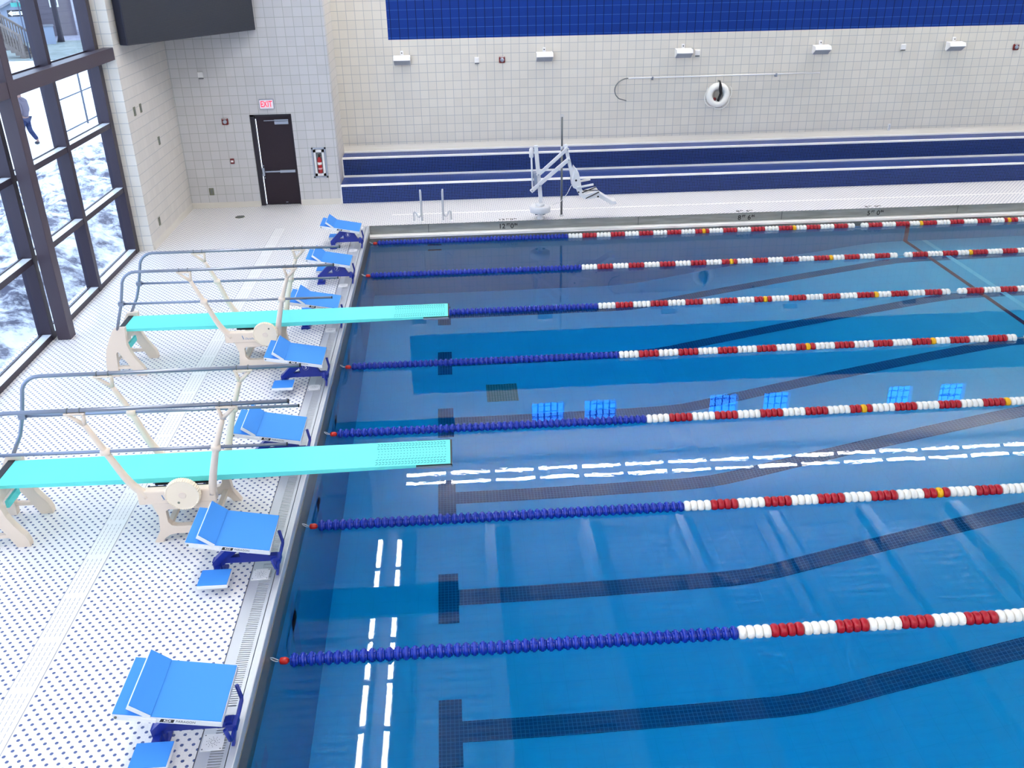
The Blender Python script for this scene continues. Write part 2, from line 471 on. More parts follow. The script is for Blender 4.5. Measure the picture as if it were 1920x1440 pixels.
# ---- bench of two tiled steps along the far wall
bn = thing('tiled_bench', 'long two-step bench of small blue tiles with white edges along the far wall', 'bench', (10, YB, ZD))
O = Vector((10, YB, ZD)); Y2, ZA, ZB = 3.24, 0.735, 1.20
b = MB(O); b.box((-0.74, YB, ZD), (XR, Y2+0.4, ZA)); lo = b.build('lower_step', [M['bench_front'], M['bench_top']], bn)
b = MB(O); b.box((-0.74, Y2, ZA), (XR, YW, ZB)); hi = b.build('upper_step', [M['bench_front'], M['bench_top']], bn)
for o in (lo, hi):
    for f in o.data.polygons:
        if f.normal.z > 0.5: f.material_index = 1
for y, z in ((YB, ZA), (Y2, ZB)):
    b = MB(O); b.box((-0.745, y-0.012, z-0.035), (XR, y+0.045, z+0.012), bev=0.006); b.build('nosing', M['white_trim'], bn)
b = MB(O); b.box((-0.745, Y2-0.03, ZA), (XR, Y2, ZA+0.045)); b.build('step_joint', M['white_trim'], bn)
b = MB(O); b.box((-0.745, YW-0.07, ZB), (XR, YW, ZB+0.04)); b.build('step_joint', M['white_trim'], bn)
b = MB(O); b.prism([(YW-0.05, ZB+0.04), (YW, ZB+0.04), (YW, ZB+0.17), (YW-0.012, ZB+0.13)], 0, -0.745, XR); b.build('cove', M['tile_plain'], bn)
for y, za, zb in ((YB, ZD, ZA), (Y2, ZA, ZB)):
    b = MB(O); b.box((-0.748, y-0.006, za), (-0.73, y+0.02, zb)); b.build('end_trim', M['white_trim'], bn)

# ---- pool basin
X0, X1, YF, YNR = 0.045, XR-1.0, 0.18, -18.3
XK, XS = 5.75, 11.5
b = MB()
prof = [(X0, DEEP), (XK-0.35, DEEP), (XK, DEEP+0.03), (XK+0.35, DEEP+0.12), (XS-0.4, SHAL-0.14), (XS, SHAL-0.03), (XS+0.4, SHAL), (X1, SHAL)]
def zf(x):
    for (xa, za), (xb, zb) in zip(prof, prof[1:]):
        if xa <= x <= xb: return za + (zb-za)*(x-xa)/(xb-xa)
    return SHAL
for (xa, za), (xb, zb) in zip(prof, prof[1:]):
    b.quad((xa, YNR, za), (xb, YNR, zb), (xb, YF, zb), (xa, YF, za))
    b.quad((xa, YF, za), (xb, YF, zb), (xb, YF, 0.05), (xa, YF, 0.05), 6)
    b.quad((xa, YNR, za), (xb, YNR, zb), (xb, YNR, 0.05), (xa, YNR, 0.05))
b.quad((X0, YNR, DEEP), (X0, YF, DEEP), (X0, YF, -0.05), (X0, YNR, -0.05), 6)
b.quad((X1, YNR, SHAL), (X1, YF, SHAL), (X1, YF, 0.1), (X1, YNR, 0.1))
e = 0.006
def strip(xa, xb, ya, yb, mi, dz=e):
    pts = sorted({xa, xb} | {x for x, _ in prof if xa < x < xb})
    for p, q in zip(pts, pts[1:]):
        b.quad((p, ya, zf(p)+dz), (q, ya, zf(q)+dz), (q, yb, zf(q)+dz), (p, yb, zf(p)+dz), mi)
for k in range(9):
    yc = -(k+0.5)*L + 0.02
    if yc < YNR: break
    strip(1.74, X1-1.5, yc-0.145, yc+0.145, 1); strip(1.47, 1.74, yc-0.46, yc+0.46, 1)
    # wall target cross
    b.quad((X0+e, yc-0.13, -0.35), (X0+e, yc+0.13, -0.35), (X0+e, yc+0.13, -1.6), (X0+e, yc-0.13, -1.6), 1)
    b.quad((X0+e, yc-0.46, -0.6), (X0+e, yc+0.46, -0.6), (X0+e, yc+0.46, -0.86), (X0+e, yc-0.46, -0.86), 1)
b.faces([(2.36, -4.70, DEEP+e), (2.93, -4.70, DEEP+e), (2.93, -4.09, DEEP+e), (2.36, -4.09, DEEP+e)], [(0, 1, 2, 3)], 2)
b.faces([(6.9, -4.70-6.4, zf(6.9)+e), (7.0, -4.70-6.4, zf(7.0)+e), (7.0, -4.6-6.4, zf(7.0)+e), (6.9, -4.6-6.4, zf(6.9)+e)], [(0, 1, 2, 3)], 0)
strip(12.15, 12.25, YNR, YF, 3, 0.009); strip(12.58, 12.70, YNR, YF, 4, 0.009)  # red break line, then a plain pale floor stripe
b.quad((12.15, YF-e, SHAL), (12.25, YF-e, SHAL), (12.25, YF-e, -0.02), (12.15, YF-e, -0.02), 3)
for z in (-0.36, -0.72):        # step niches under the grab rails, recess shade as flat dark quads
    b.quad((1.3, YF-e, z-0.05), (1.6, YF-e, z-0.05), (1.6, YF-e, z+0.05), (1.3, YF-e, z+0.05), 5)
bas = b.build('pool_basin', [M['pool'], M['lane_line'], M['drain_grate'], M['red_line'], M['pale_line'], M['slot'], M['pool_wall']], recalc=False)
struct(bas, 'pool floor and walls with dark mosaic lane lines')
b = MB(); b.quad((X0-0.02, YNR-0.02, 0), (X1+0.02, YNR-0.02, 0), (X1+0.02, YF+0.02, 0), (X0-0.02, YF+0.02, 0))
wt = b.build('pool_water', M['water'], recalc=False); struct(wt, 'clear still blue pool water'); wt['category'] = 'water'

# ---- gutters
b = MB()
b.box((-0.27, YNR-0.3, 0.02), (-0.262, YF+0.21, ZD+0.004), 1)                      # dark joint
b.box((-0.262, YNR-0.3, 0.02), (-0.03, YF+0.21, ZD-0.012), 2)
b.box((-0.262, YNR-0.3, ZD-0.012), (-0.165, YF+0.21, ZD+0.003), 0)                 # plain plate
b.box((-0.06, YNR-0.3, ZD-0.012), (-0.03, YF+0.21, ZD+0.003), 0)
b.box((-0.024, YNR-0.3, 0.02), (0.040, YF+0.21, ZD+0.006), 0, bev=0.008)           # rolled edge
b.box((-0.03, YNR-0.3, -0.25), (0.036, YF+0.21, 0.10), 1)
b.box((0.036, YNR-0.3, -0.20), (0.047, YF+0.02, 0.20), 3)
g = b.build('trim_1', [M['steel'], M['slot'], M['slot'], M['gutter_dark']])
struct(g, 'stainless steel gutter along the block end of the pool')
# slotted grating panels: slats across the channel
yy = 0.36; n = 0
while yy > YNR-0.2:
    y2 = max(yy-2.0, YNR-0.25); b = MB((0, yy, 0)); y = yy-0.05
    b.box((-0.165, yy-0.05, ZD-0.012), (-0.06, yy, ZD+0.003)); b.box((-0.165, y2, ZD-0.012), (-0.06, y2+0.02, ZD+0.003))
    while y > y2+0.03:
        b.box((-0.165, y-0.017, ZD-0.010), (-0.06, y, ZD+0.002)); y -= 0.026
    o = b.build('gutter_grating', M['steel']); struct(o); yy -= 2.0
b = MB()
b.box((-0.02, 0.372, 0.06), (XR-1, 0.39, ZD+0.004), 0)
b.box((-0.02, 0.165, 0.07), (XR-1, 0.372, 0.115), 1, bev=0.006)
b.box((0.04, 0.172, -0.12), (XR-1, 0.186, 0.075), 0)
for x in (1.33, 6.02, 9.3, 13.4): b.box((x, 0.370, 0.115), (x+0.012, 0.373, ZD+0.002), 2)
g = b.build('trim_2', [M['gutter_face'], M['white_trim'], M['slot']]); struct(g, 'steel gutter wall along the far side of the pool')
# trench drain and deck strips
b = MB(); xa, xb = -2.02, -1.80
b.box((xa-0.005, -20, ZD), (xa, 0.42, ZD+0.003), 1); b.box((xb, -20, ZD), (xb+0.005, 0.42, ZD+0.003), 1)
b.box((xa, -20, ZD), (xb, 0.42, ZD+0.002), 0)
y = 0.38
while y > -19.5:
    if int((0.38-y)/0.062) % 10 != 9:
        for j in range(4):
            x = xa+0.035+j*0.045; b.box((x, y-0.045, ZD+0.002), (x+0.006, y, ZD+0.0028), 2)
    y -= 0.062
struct(b.build('trim_3', [M['white_plastic'], M['drain_edge'], M['drain_slot']]), 'white slotted trench drain in the deck behind the blocks')
b = MB(); b.box((0.5, 1.20, ZD), (XR, 1.26, ZD+0.004)); struct(b.build('trim_4', M['white_trim']), 'thin white drain strip in the far deck')

# depth marks on the far gutter face and on the deck edge
def depth_mark(x, a, bb, label):
    t = thing('depth_marking', label, 'depth marking', (x, 0.372, 0.19))
    big, sm = 0.150, 0.07
    w1 = 0.085*len(a)
    for nm, M0 in (('face_lettering', lambda dx, dz, s: frame_M((dx, -0.0015, dz), (1, 0, 0), (0, 0, 1))),
                   ('deck_lettering', lambda dx, dz, s: frame_M((dx, 0.15+dz, ZD-0.19+0.003), (1, 0, 0), (0, 1, 0)))):
        for txt, dx, dz, s in ((a, -0.135, 0, big), ('FT', -0.135+w1/2+0.055, 0.035, sm), (bb, 0.09, 0, big), ('IN', 0.175, 0.035, sm)):
            text_part(nm, txt, s, M0(dx, dz, s), M['ink'], t, 0.001, 0, 0.003)
depth_mark(3.10, '12', '0', 'black twelve feet depth lettering on the far gutter wall left of the pool lift')
depth_mark(8.47, '8', '6', 'black eight feet six inches depth lettering on the far gutter wall')
depth_mark(11.46, '5', '0', 'black five feet depth lettering, rightmost on the far gutter wall')

# ------------------------------------------------------------------ curtain wall window
XW = -4.72
win = thing('window_1', 'tall dark bronze curtain wall window looking onto snow', 'window', (XW, -5.5, ZD), None, 'structure')
O = Vector((XW, -5.5, ZD)); ZT = 8.6
ys = [-0.94, -3.20, -5.42, -7.65, -9.9, -12.1, -14.3, -16.5, -18.7, -20.9, -22.4]
zs = [0.355, 1.62, 2.86, 4.16, 5.45, 6.75, 8.5]
for i, y in enumerate(ys):
    w = 0.09 if i == 0 else 0.065
    b = MB(O); b.box((XW-0.06, y-w, ZD), (XW+0.16, y+w, ZT)); b.build('mullion', M['bronze'], win)
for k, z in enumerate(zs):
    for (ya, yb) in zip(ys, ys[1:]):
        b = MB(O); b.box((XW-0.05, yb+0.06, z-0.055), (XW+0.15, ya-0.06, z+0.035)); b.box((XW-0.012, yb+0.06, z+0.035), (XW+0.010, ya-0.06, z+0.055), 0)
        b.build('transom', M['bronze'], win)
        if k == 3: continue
        b = MB(O); b.box((XW+0.012, yb+0.065, z+0.035), (XW+0.148, ya-0.065, z+0.040)); b.build('sky_glare_plate', M['sill_glare'], win)  # pale plate added to paint the sky's reflection on the transom top
for (za, zb) in zip(zs, zs[1:]):
    for (ya, yb) in zip(ys, ys[1:]):
        b = MB(O); b.box((XW-0.006, yb+0.06, za+0.03), (XW+0.006, ya-0.06, zb-0.05)); b.build('pane', M['glass'], win)
# steel post and beam standing inside the glazing
b = MB((-4.38, -5.42, ZD)); b.box((-4.48, -5.50, ZD), (-4.28, -5.28, ZC), bev=0.006)
tag(b.build('steel_column', M['bronze_col']), 'tall brown steel post standing free of the window glass', 'column', kind='structure')
b = MB((-4.38, -5, 4.12)); b.box((-4.47, -5.28, 4.02), (-4.29, -0.86, 4.24), bev=0.006)
tag(b.build('steel_beam', M['bronze_col']), 'brown steel beam crossing in front of the windows', 'beam', kind='structure')
b = MB((-4.38, -10, 4.12)); b.box((-4.47, -22, 4.02), (-4.29, -5.50, 4.24), bev=0.006)
tag(b.build('steel_beam', M['bronze_col']), 'brown steel beam left of the post', 'beam', kind='structure')

# ------------------------------------------------------------------ door and wall fittings
d = thing('door_1', 'dark brown exit door with a push bar in a recessed frame', 'door', ((DX0+DX1)/2, YB+0.12, ZD), None, 'structure')
O = Vector(((DX0+DX1)/2, YB+0.12, ZD))
b = MB(O); b.box((DX0, YB+0.06, ZD), (DX0+0.10, YB+0.2, DZ1)); b.box((DX1-0.035, YB+0.06, ZD), (DX1, YB+0.2, DZ1)); b.box((DX0, YB+0.06, DZ1-0.05), (DX1, YB+0.2, DZ1)); b.build('door_frame', M['doorframe'], d)
lx0, lx1 = DX0+0.125, DX1-0.04
b = MB(O); b.box((lx0, YB+0.10, ZD+0.015), (lx1, YB+0.145, DZ1-0.055)); leaf = b.build('door_leaf', M['door'], d)
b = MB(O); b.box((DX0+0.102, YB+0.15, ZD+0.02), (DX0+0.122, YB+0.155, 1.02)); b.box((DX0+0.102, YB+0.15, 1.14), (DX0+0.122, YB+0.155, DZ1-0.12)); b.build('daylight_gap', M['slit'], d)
b = MB(O); b.box((lx1-0.37, YB+0.05, 2.18), (lx1-0.05, YB+0.10, 2.25), bev=0.008); b.bar((lx1-0.16, YB+0.055, 2.275), (lx1-0.6, YB+0.03, 2.275), 0.02, 0.015); b.box((lx1-0.37, YB+0.05, 2.26), (lx1-0.05, YB+0.08, 2.29)); b.build('door_closer', M['alu'], d)
b = MB(O); b.box((lx0+0.06, YB+0.055, 1.085), (lx1-0.02, YB+0.10, 1.115)); b.box((lx1-0.38, YB+0.045, 1.07), (lx1-0.02, YB+0.10, 1.13), bev=0.006); pb = b.build('push_bar', M['alu'], d)
b = MB(O); b.box((lx0-0.005, YB+0.04, 1.00), (lx0+0.05, YB+0.10, 1.20), bev=0.01); b.lathe([(0.012, 0), (0.012, 0.03)], (lx0+0.03, YB+0.07, 1.24), 1, 10); b.lathe([(0.012, 0), (0.012, 0.03)], (lx0+0.03, YB+0.07, 0.955), 1, 10); b.build('latch_case', M['alu'], d)
b = MB(O); b.box((lx0+0.45, YB+0.095, ZD+0.05), (lx0+0.50, YB+0.10, ZD+0.065)); b.build('badge', M['alu'], d)

def wall_box(name, label, cat, c, size, m, group=None):
    t = thing(name, label, cat, c, group); return t

ex = thing('exit_sign', 'white exit sign with red letters above the dark door', 'exit sign', (-2.225, YB, 2.65))
b = MB(); b.box((-0.165, -0.05, -0.108), (0.165, 0, 0.108), bev=0.008); b.build('sign_case', M['alu'], ex)
b = MB(); b.box((-0.15, -0.053, -0.093), (0.15, -0.05, 0.093)); b.build('sign_face', mat('sign_face', (226, 222, 232), 0.4, emit=(236, 214, 226), estr=0.18), ex)
text_part('lettering', 'EXIT', 0.165, frame_M((0, -0.0545, 0), (1, 0, 0), (0, 0, 1)) @ Matrix.Diagonal((0.78, 1.12, 1, 1)), mat('exit_red', (255, 60, 90), 0.4, emit=(255, 50, 84), estr=0.8), ex, 0.001, 0, 0.003)

cab = thing('extinguisher_cabinet', 'recessed metal fire extinguisher cabinet with a tall glass panel', 'cabinet', (-1.175, YB, 1.29))
b = MB()
for lo, hi in (((-0.165, -0.03, -0.35), (-0.13, 0, 0.35)), ((0.13, -0.03, -0.35), (0.165, 0, 0.35)), ((-0.165, -0.03, 0.315), (0.165, 0, 0.35)), ((-0.165, -0.03, -0.35), (0.165, 0, -0.315))): b.box(lo, hi)
b.build('outer_frame', M['alu'], cab)
b = MB()
for lo, hi in (((-0.12, -0.036, -0.305), (-0.07, -0.015, 0.305)), ((0.07, -0.036, -0.305), (0.12, -0.015, 0.305)), ((-0.12, -0.036, 0.245), (0.12, -0.015, 0.305)), ((-0.12, -0.036, -0.305), (0.12, -0.015, -0.245))): b.box(lo, hi)
b.build('cabinet_door', M['white'], cab)
b = MB(); b.box((-0.13, -0.004, -0.315), (0.13, 0.0, 0.315)); b.build('back_panel', M['steel_dark'], cab)
fe = thing('fire_extinguisher', 'red fire extinguisher with a white label inside the wall cabinet', 'fire extinguisher', (-1.175, YB-0.032, 1.06))
b = MB(); b.lathe([(0.045, 0), (0.05, 0.01), (0.05, 0.30), (0.04, 0.345), (0.018, 0.37)], (0, 0, 0), 2, 20); b.build('cylinder', M['ext_red'], fe)
b = MB(); b.lathe([(0.0508, 0.19), (0.0508, 0.25)], (0, 0, 0), 2, 20); b.build('paper_label', M['white'], fe)
b = MB(); b.lathe([(0.0508, 0.08), (0.0508, 0.12)], (0, 0, 0), 2, 20); b.build('band', mat('pink_band', (226, 170, 176), 0.5), fe)
b = MB(); b.lathe([(0.02, 0.37), (0.02, 0.41)], (0, 0, 0), 2, 12); b.bar((-0.02, 0, 0.42), (0.05, 0, 0.45), 0.02, 0.012); b.bar((-0.02, 0, 0.405), (0.05, 0, 0.41), 0.02, 0.01); b.build('valve_handle', M['black'], fe)

def strobe(loc, label):
    t = thing('fire_alarm_strobe', label, 'fire alarm', loc)
    b = MB(); b.box((-0.075, -0.045, -0.075), (0.075, 0, 0.075), bev=0.022); b.build('alarm_case', M['red'], t)
    b = MB(); b.lathe([(0.048, -0.045), (0.045, -0.06), (0.02, -0.068)], (0, 0, 0), 1, 20); b.build('strobe_lens', M['alu'], t)
    b = MB(); b.box((-0.05, -0.055, 0.058), (0.05, -0.044, 0.070)); b.build('flash_bar', M['white'], t)
    return t
strobe((-3.21, YB, 2.29), 'red fire alarm with round lens on the wall left of the exit door')
strobe((3.24, YW, 3.31), 'red fire alarm with round lens right of a white box on the far wall')
strobe((16.1, YW, 3.30), 'red fire alarm with round lens at the far right of the far wall')
ps = thing('pull_station', 'small red fire pull station on the wall left of the exit door', 'fire alarm', (-3.18, YB, 1.39))
b = MB(); b.box((-0.045, -0.04, -0.06), (0.045, 0, 0.06), bev=0.006); b.build('case', M['red'], ps)
b = MB(); b.box((-0.028, -0.048, -0.02), (0.028, -0.04, 0.022)); b.build('pull_handle', M['white'], ps)
def wallbox(loc, label):
    t = thing('wall_sensor', label, 'wall sensor', loc)
    b = MB(); b.prism([(-0.055, -0.045), (0, -0.06), (0, 0.075), (-0.05, 0.07)], 0, -0.055, 0.055); b.build('case', M['white_plastic'], t)
    b = MB(); b.box((-0.05, -0.05, -0.078), (0.05, -0.004, -0.055)); b.build('louvre', M['ink_grey'], t)
wallbox((-3.59, YB, 3.31), 'small white wall box high on the wall left of the exit sign')
wallbox((2.63, YW, 3.31), 'small white wall box on the far wall left of a red fire alarm')
wallbox((8.03, YW, 3.35), 'small white wall box close to the right of the third loudspeaker')
wallbox((13.2, YW, 3.36), 'small white wall box alone between the two rightmost loudspeakers')
sp_labels = ['white loudspeaker nearest the left end of the blue band', 'white loudspeaker on the far wall above the pool lift mast', 'white loudspeaker above the shepherd hook pole with a small box beside it',
             'white loudspeaker above the right end of the shepherd hook pole', 'white loudspeaker at the far right beside a red fire alarm']
spk = None
for i, x in enumerate((0.84, 4.26, 7.66, 11.08, 14.46)):
    if spk is None:
        spk = thing('loudspeaker', sp_labels[0], 'loudspeaker', (x, YW, 3.40), 'wall loudspeakers')
        b = MB(); b.prism([(-0.29, -0.02), (-0.25, 0.055), (-0.05, 0.075), (-0.05, -0.11), (-0.10, -0.14)], 0, -0.20, 0.20); b.build('speaker_cabinet', M['white'], spk)
        b = MB(); b.prism([(-0.292, -0.026), (-0.288, -0.020), (-0.098, -0.138), (-0.105, -0.145)], 0, -0.19, 0.19); b.build('grille', M['alu'], spk)
        b = MB(); b.box((-0.035, -0.06, 0.04), (0.035, 0, 0.17), bev=0.01); b.lathe([(0.014, -0.066), (0.014, -0.055)], (0, 0, 0.125), 1, 12, 1); b.build('wall_bracket', [M['white'], M['ink']], spk)
    else:
        dup(spk, (x, YW, 3.40), sp_labels[i])
def plate(loc, nrm, label, w=0.055, h=0.085):
    t = thing('outlet_plate', label, 'outlet', loc)
    b = MB()
    if nrm == 'x': b.box((0, -w, -h), (0.012, w, h), bev=0.003); q = MB(); q.box((0.012, -0.02, -0.05), (0.015, 0.02, 0.05))
    else: b.box((-w, -0.012, -h), (w, 0, h), bev=0.003); q = MB(); q.box((-0.02, -0.015, -0.05), (0.02, -0.012, 0.05))
    b.build('cover', M['plate'], t); q.build('socket_face', M['steel_dark'], t)
plate((XL, -0.38, 3.0), 'x', 'green grey wall plate, left one of the pair high on the left side wall')
plate((XL, 0.02, 3.0), 'x', 'green grey wall plate, right one of the pair high on the left side wall')
plate((XL, 0.82, 2.2), 'x', 'green grey wall plate alone at mid height on the left side wall')
plate((XL, -0.15, 0.72), 'x', 'green grey wall plate low on the left side wall near the window')
plate((-3.77, YB, 0.69), 'y', 'green grey wall plate low on the wall left of the exit door')
fd = thing('floor_drain', 'small dark round drain in the deck before the exit door', 'drain', (-2.99, 1.51, ZD))
b = MB(); b.lathe([(0.11, 0), (0.11, 0.006), (0.095, 0.009)], (0, 0, 0), 2, 24); b.build('rim', M['plate'], fd)
b = MB()
for k in range(-3, 4): b.box((-0.08, k*0.024-0.006, 0.0085), (0.08, k*0.024+0.006, 0.0115))
b.build('grate', M['steel_dark'], fd)

# display hung across the corner
P0, P1 = Vector((-4.10, -0.62, 0)), Vector((-2.23, 2.28, 0)); dd = (P1-P0).normalized(); nn = Vector((dd.y, -dd.x, 0))
ds = thing('video_display', 'large dark grey video display hung across the corner above the exit', 'display', (P0.x, P0.y, 4.24))
ds.rotation_euler = (0, 0, math.atan2(dd.y, dd.x)); wd = (P1-P0).length
b = MB(); b.box((0, 0, 0), (wd, 0.20, 2.1), bev=0.01); b.build('cabinet', M['screen_side'], ds)
b = MB(); z = 0.01
while z < 2.09: b.box((0.02, -0.012, z), (wd-0.02, 0, z+0.016)); z += 0.026
b.build('louvred_face', M['screen'], ds)
b = MB(); b.box((0.1, 0.2, 0.25), (0.2, 0.42, 0.4)); b.box((0.04, 0.2, -0.0), (0.1, 0.34, 0.6)); b.build('mounting_bracket', M['black'], ds)

# shepherd's hook and ring buoy
sh = thing('rescue_hook', 'long white rescue pole with a dark crook hung on the far wall', 'rescue hook', (8.7, YW-0.08, 2.81))
b = MB(); b.tube([(-2.37, 0, 0), (2.44, 0, 0.01)], 0.019, 10); b.build('pole', M['white'], sh)
pts = [(-2.37, 0, 0)] + [(-2.37 + 0.30*math.sin(math.radians(-a))*1.08 - 0.0, 0, -0.27 + 0.27*math.cos(math.radians(a))) for a in range(15, 150, 9)] + [(-2.40, 0, -0.53)]
b = MB(); b.tube(pts, 0.012, 8); b.tube([(p[0], p[1]-0.03, p[2]) for p in pts[2:]], 0.008, 8); b.build('crook', M['steel_dark'], sh)
for x in (-1.77, 1.33):
    b = MB(); b.box((x-0.02, -0.01, -0.05), (x+0.02, 0.08, 0.0)); b.box((x-0.02, -0.04, -0.05), (x+0.02, -0.025, 0.03)); b.box((x-0.02, -0.04, -0.05), (x+0.02, 0.0, -0.03)); b.build('wall_hook', M['alu'], sh)
rb = thing('ring_buoy', 'white ring buoy with a grab rope and black strap on the far wall', 'ring buoy', (8.60, YW-0.09, 2.36))
b = MB(); b.tube([(0.215*math.cos(a), 0, 0.215*math.sin(a)) for a in [2*PI*k/40 for k in range(40)]], 0.082, 16, closed=True); b.build('ring', M['f_white'], rb)
b = MB(); pts = []
for k in range(61):
    a = math.radians(-215 + 250*k/60); r = 0.305 + 0.045*abs(math.sin(2*(a+0.3)))
    pts.append((r*math.cos(a), -0.03, r*math.sin(a)))
b.tube(pts, 0.009, 8); b.build('grab_rope', M['f_white'], rb)
b = MB(); b.tube([(0.02, -0.02, 0.34), (0.02, -0.09, 0.26), (0.03, -0.095, 0.16), (0.06, -0.05, 0.04), (0.03, -0.03, -0.07), (0.0, -0.05, -0.15)], [0.012, 0.03, 0.045, 0.035, 0.03, 0.03], 10); b.build('black_strap', M['strap'], rb)
b = MB(); b.lathe([(0.012, -0.04), (0.04, -0.03), (0.045, 0.0), (0.04, 0.03), (0.012, 0.04)], (-0.085, -0.02, -0.10), 2, 16); b.build('red_float', M['red'], rb)
b = MB(); b.box((0.0, -0.02, 0.31), (0.03, 0.09, 0.34)); b.build('wall_hook', M['steel_dark'], rb)
th = thing('wall_thermometer', 'small white vertical plate just above the bench at the right of the far wall', 'wall plate', (13.17, YW, 1.42))
b = MB(); b.box((-0.03, -0.03, -0.08), (0.03, 0, 0.09), bev=0.004); b.build('case', M['white'], th)
b = MB(); b.box((-0.008, -0.034, -0.05), (0.008, -0.03, 0.06)); b.build('slot', M['alu'], th)

# ------------------------------------------------------------------ grab rails, flag pole, pool lift
def grab_rail(x, s, label):
    t = thing('grab_rail', label, 'handrail', (x, 0.55, ZD))
    pts = [(-0.17*s, 0.05, 0), (-0.17*s, 0.05, 0.16), (-0.16*s, 0.05, 0.21), (-0.12*s, 0.03, 0.21), (-0.07*s, 0.0, 0.13), (-0.03*s, -0.02, 0.14), (0, -0.03, 0.22), (0, -0.03, 0.60), (0, -0.02, 0.68), (0, 0.02, 0.71), (0.005*s, 0.05, 0.67), (0.01*s, 0.05, 0.60), (0.01*s, 0.03, 0)]
    b = MB(); sm = []
    for i in range(len(pts)-1):
        p0 = Vector(pts[max(i-1, 0)]); p1 = Vector(pts[i]); p2 = Vector(pts[i+1]); p3 = Vector(pts[min(i+2, len(pts)-1)])
        for k in range(4):
            u = k/4; sm.append(0.5*((2*p1) + (p2-p0)*u + (2*p0-5*p1+4*p2-p3)*u*u + (3*p1-p0-3*p2+p3)*u**3))
    sm.append(Vector(pts[-1])); b.tube(sm, 0.019, 10); b.build('bent_tube', M['steel'], t)
    for dx, dy in ((-0.17*s, 0.05), (0.01*s, 0.03)):
        b = MB(); b.lathe([(0.042, 0), (0.042, 0.008), (0.024, 0.022)], (dx, dy, 0), 2, 16); b.build('deck_flange', M['white_plastic'], t)
grab_rail(1.19, 1, 'bent steel grab rail on the far deck, nearer the block corner')
grab_rail(1.68, -1, 'bent steel grab rail on the far deck, nearer the pool lift')
fp = thing('flag_pole', 'tall slim steel post standing on the far deck behind the lift', 'pole', (4.33, 0.68, ZD))
b = MB(); b.tube([(0, 0, 0), (0, 0, 1.50)], 0.024, 12); b.tube([(0, 0, 1.50), (0, 0, 2.17)], 0.020, 12); b.build('post', M['steel_dark'], fp)
b = MB(); b.lathe([(0.028, 1.47), (0.032, 1.50), (0.028, 1.55)], (0, 0, 0), 2, 14); b.build('joint_collar', M['steel'], fp)
b = MB(); b.tube([(0.03*math.cos(a), 0, 2.19+0.03*math.sin(a)) for a in [2*PI*k/14 for k in range(14)]], 0.008, 8, closed=True); b.build('eye', M['steel'], fp)
b = MB(); b.lathe([(0.05, 0), (0.05, 0.006), (0.03, 0.03)], (0, 0, 0), 2, 16); b.build('deck_flange', M['steel'], fp)

BX, BY = 3.83, 0.50
lf = thing('pool_lift', 'white pool lift with a slanted arm carrying a seat, bolted to the far deck', 'pool lift', (BX, BY, ZD))
def q(x, z, y=0.0): return (x-BX, y, z-ZD)
b = MB(); b.lathe([(0.075, 0), (0.07, 0.02), (0.055, 0.05), (0.055, 0.17)], (0, 0, 0), 2, 20); b.bar((-0.11, 0, 0.10), (0.11, 0, 0.10), 0.02, 0.02, 1); b.build('anchor_post', [M['white'], M['ink']], lf)
b = MB(); b.lathe([(0.20, 0.15), (0.228, 0.165), (0.23, 0.285), (0.215, 0.30)], (0, 0, 0), 2, 40); b.build('base_drum', M['white'], lf)
b = MB(); b.lathe([(0.095, 0.30), (0.10, 0.315), (0.10, 0.345), (0.06, 0.36)], (0, 0, 0), 2, 24); b.build('collar', M['white'], lf)
b = MB(); b.bar((0.02, 0, 0.36), (-0.09, 0, 1.62), 0.075, 0.085, up=(1, 0, 0), bev=0.008); b.build('mast', M['white'], lf)
b = MB(); b.lathe([(0.035, 1.36), (0.05, 1.38), (0.05, 1.54), (0.03, 1.57)], (-0.185, 0, 0), 2, 18); b.tube([(-0.185, 0, 1.37), (-0.165, 0, 0.70)], 0.02, 10); b.build('actuator', M['white'], lf)
b = MB(); b.obox((-0.10, 0, 0.86), (0.07, 0.12, 0.36), Matrix.Rotation(-0.08, 3, 'Y'), bev=0.012); b.build('battery_box', M['alu'], lf)
b = MB(); b.bar(q(3.76, 1.27, -0.06), q(4.44, 1.86, -0.06), 0.04, 0.075, bev=0.008); b.build('upper_arm', M['white'], lf)
b = MB(); b.bar(q(3.62, 0.93, -0.06), q(4.47, 1.63, -0.06), 0.04, 0.085, bev=0.008); b.build('lower_arm', M['white'], lf)
b = MB(); b.bar(q(4.38, 1.92), q(4.57, 1.10), 0.07, 0.075, up=(1, 0, 0), bev=0.008); b.build('drop_link', M['white'], lf)
for (x, z) in ((4.42, 1.82), (4.45, 1.60), (3.79, 1.30), (3.82, 1.06), (3.65, 0.96)):
    b = MB(); b.lathe([(0.016, -0.09), (0.016, -0.08)], q(x, z), 1, 10); b.build('pivot_bolt', M['alu'], lf)
bk = []
b = MB(); b.prism([(p[0]-BX, p[1]-ZD) for p in ((4.58, 1.44), (4.66, 1.34), (4.70, 1.16), (4.74, 0.92), (4.86, 0.82), (4.80, 0.76), (4.68, 0.84), (4.62, 0.98), (4.54, 1.02), (4.52, 1.16))], 1, -0.20, 0.20); b.build('seat_back', M['white_plastic'], lf)
b = MB(); b.prism([(p[0]-BX, p[1]-ZD) for p in ((4.74, 0.84), (5.10, 0.93), (5.14, 0.86), (5.10, 0.78), (4.80, 0.76))], 1, -0.21, 0.21); b.build('seat', M['white_plastic'], lf)
for y in (-0.24, 0.24):
    b = MB(); b.bar(q(4.62, 1.03, y), q(4.98, 1.09, y), 0.035, 0.045, bev=0.01); b.build('armrest', M['white_plastic'], lf)
